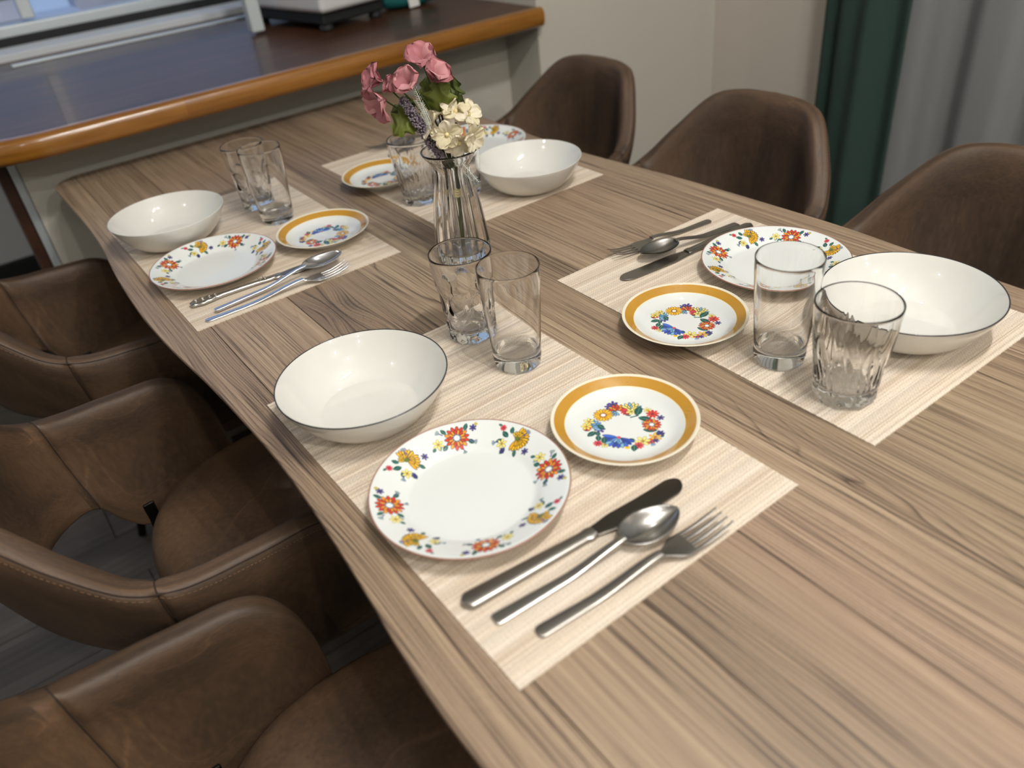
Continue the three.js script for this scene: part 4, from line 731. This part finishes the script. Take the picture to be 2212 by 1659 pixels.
const seatGeo = (() => {
  const prof = [[0, 0.388], [0.6, 0.388], [0.86, 0.390], [0.965, 0.400], [0.995, 0.420], [1.0, 0.445], [0.985, 0.466], [0.94, 0.481], [0.86, 0.489], [0.7, 0.494], [0.45, 0.496], [0.2, 0.4965], [0, 0.4965]];
  const P = curve(prof.map((p, k) => [k / (prof.length - 1), p[0]])), Y = curve(prof.map((p, k) => [k / (prof.length - 1), p[1]]));
  return gridGeo(60, 96, (u, v) => { const a = v * Math.PI * 2, c = Math.cos(a), s = Math.sin(a), k = 2 / 2.35, r = Math.max(P(u), 0); return [0.16 + 0.195 * r * Math.sign(c) * Math.abs(c) ** k, Y(u) + 0.012 * (u > 0.5 ? (1 - r) * smooth(0, 1, (c + 1) / 2) : 0), 0.192 * r * Math.sign(s) * Math.abs(s) ** k]; }, { closeV: true, uv: (u, v, p) => [p[0] * 1.15 + 0.4 + (u < 0.5 ? 0.5 : 0), p[2] * 1.15 + 0.5 + p[1] * 0.6] });
})();
const chairGeo = {
  back: shellPanel(-SEAM, SEAM, 96), arms: [shellPanel(-1, -SEAM, 60), shellPanel(SEAM, 1, 60)],
  stitches: (() => { const list = []; for (const v of [0.612]) for (let k = 0; k < 230; k++) { const t = lerp(-0.95, 0.95, k / 229); const p = shellPoint(t, 1 - v), q = shellPoint(t + 0.0044, 1 - v), out = V3(p.x - 0.08, 0.5 * Math.abs(p.x), p.z).normalize().multiplyScalar(0.0004), d = q.clone().sub(p), g = new THREE.CylinderGeometry(0.00055, 0.00055, d.length(), 5); g.applyQuaternion(new THREE.Quaternion().setFromUnitVectors(V3(0, 1, 0), d.normalize())); p.add(out).lerp(q.add(out), 0.5); g.translate(p.x, p.y, p.z); list.push(g); } return merge(list); })(),
  seamLine: (s) => { const pts = []; for (let k = 0; k <= 40; k++) { const p = shellPoint(s * SEAM, k / 40); pts.push(p.toArray()); } return tube(pts.slice(0, 40), 0.0011, 80, 5); },
};
chairGeo.edge = tube(Array.from({ length: 81 }, (_, k) => shellPoint(lerp(-0.97, 0.97, k / 80), 0.428).toArray()), 0.0009, 240, 5);
chairGeo.seams = [chairGeo.seamLine(-1), chairGeo.seamLine(1)];
const legGeo = (sx, sz) => tube([[0.16 + sx * 0.105, 0.392, sz * 0.115], [0.16 + sx * 0.15, 0.25, sz * 0.15], [0.16 + sx * 0.205, 0.006, sz * 0.195]], 0.0135, 20, 12, (s) => 1 - 0.35 * s);
chairGeo.legs = [[1, 1], [1, -1], [-1, 1], [-1, -1]].map(([a, b]) => legGeo(a, b));
function makeChair(label) {
  const t = thing('leather_armchair', label, 'chair', [0, 0, 0], 0, 'brown leather armchairs round the table');
  mesh('seat', seatGeo, leather, t);
  mesh('backrest', chairGeo.back, leather, t);
  for (const k of [0, 1]) { mesh('armrest', chairGeo.arms[k], leather, t); mesh('seam', chairGeo.seams[k], darkThread, t); }
  mesh('stitching', chairGeo.stitches, threadMat, t); mesh('piping', chairGeo.edge, darkThread, t);
  for (const g of chairGeo.legs) mesh('leg', g, blackMetal, t);
  mesh('seat_frame', merge([box(0.3, 0.012, 0.03, 0.16, 0.385, 0.1, 0.003), box(0.3, 0.012, 0.03, 0.16, 0.385, -0.1, 0.003), box(0.03, 0.012, 0.26, 0.26, 0.384, 0, 0.003), box(0.03, 0.012, 0.26, 0.06, 0.384, 0, 0.003)]), blackMetal, t);
  for (const s of [-1, 1]) mesh('bracket', merge([box(0.016, 0.075, 0.005, 0.012, 0.43, s * 0.172, 0.002), box(0.05, 0.006, 0.08, 0.03, 0.389, s * 0.135, 0.002)]), blackMetal, t);
  return t;
}
const chair0 = makeChair('brown leather armchair at the near left, mostly outside the picture at the bottom');
chair0.position.set(-0.06, 0, -0.385); chair0.userData.kindName = 'leather_armchair';
copyOf(chair0, [0.022, 0, -0.838], 0.12, 'middle brown leather armchair on the left, its curved stitched arm in the foreground');
copyOf(chair0, [0.048, 0, -1.362], 0.105, 'farthest brown leather armchair on the left, near the low wall');
copyOf(chair0, [1.0, 0, -1.35], Math.PI, 'farthest brown leather armchair on the right, in front of the back wall');
copyOf(chair0, [0.985, 0, -0.885], Math.PI, 'middle brown leather armchair on the right, in front of the green drape');
copyOf(chair0, [0.968, 0, -0.428], Math.PI, 'nearest brown leather armchair on the right, cut by the right edge of the picture');

renderer.render(scene, camera);
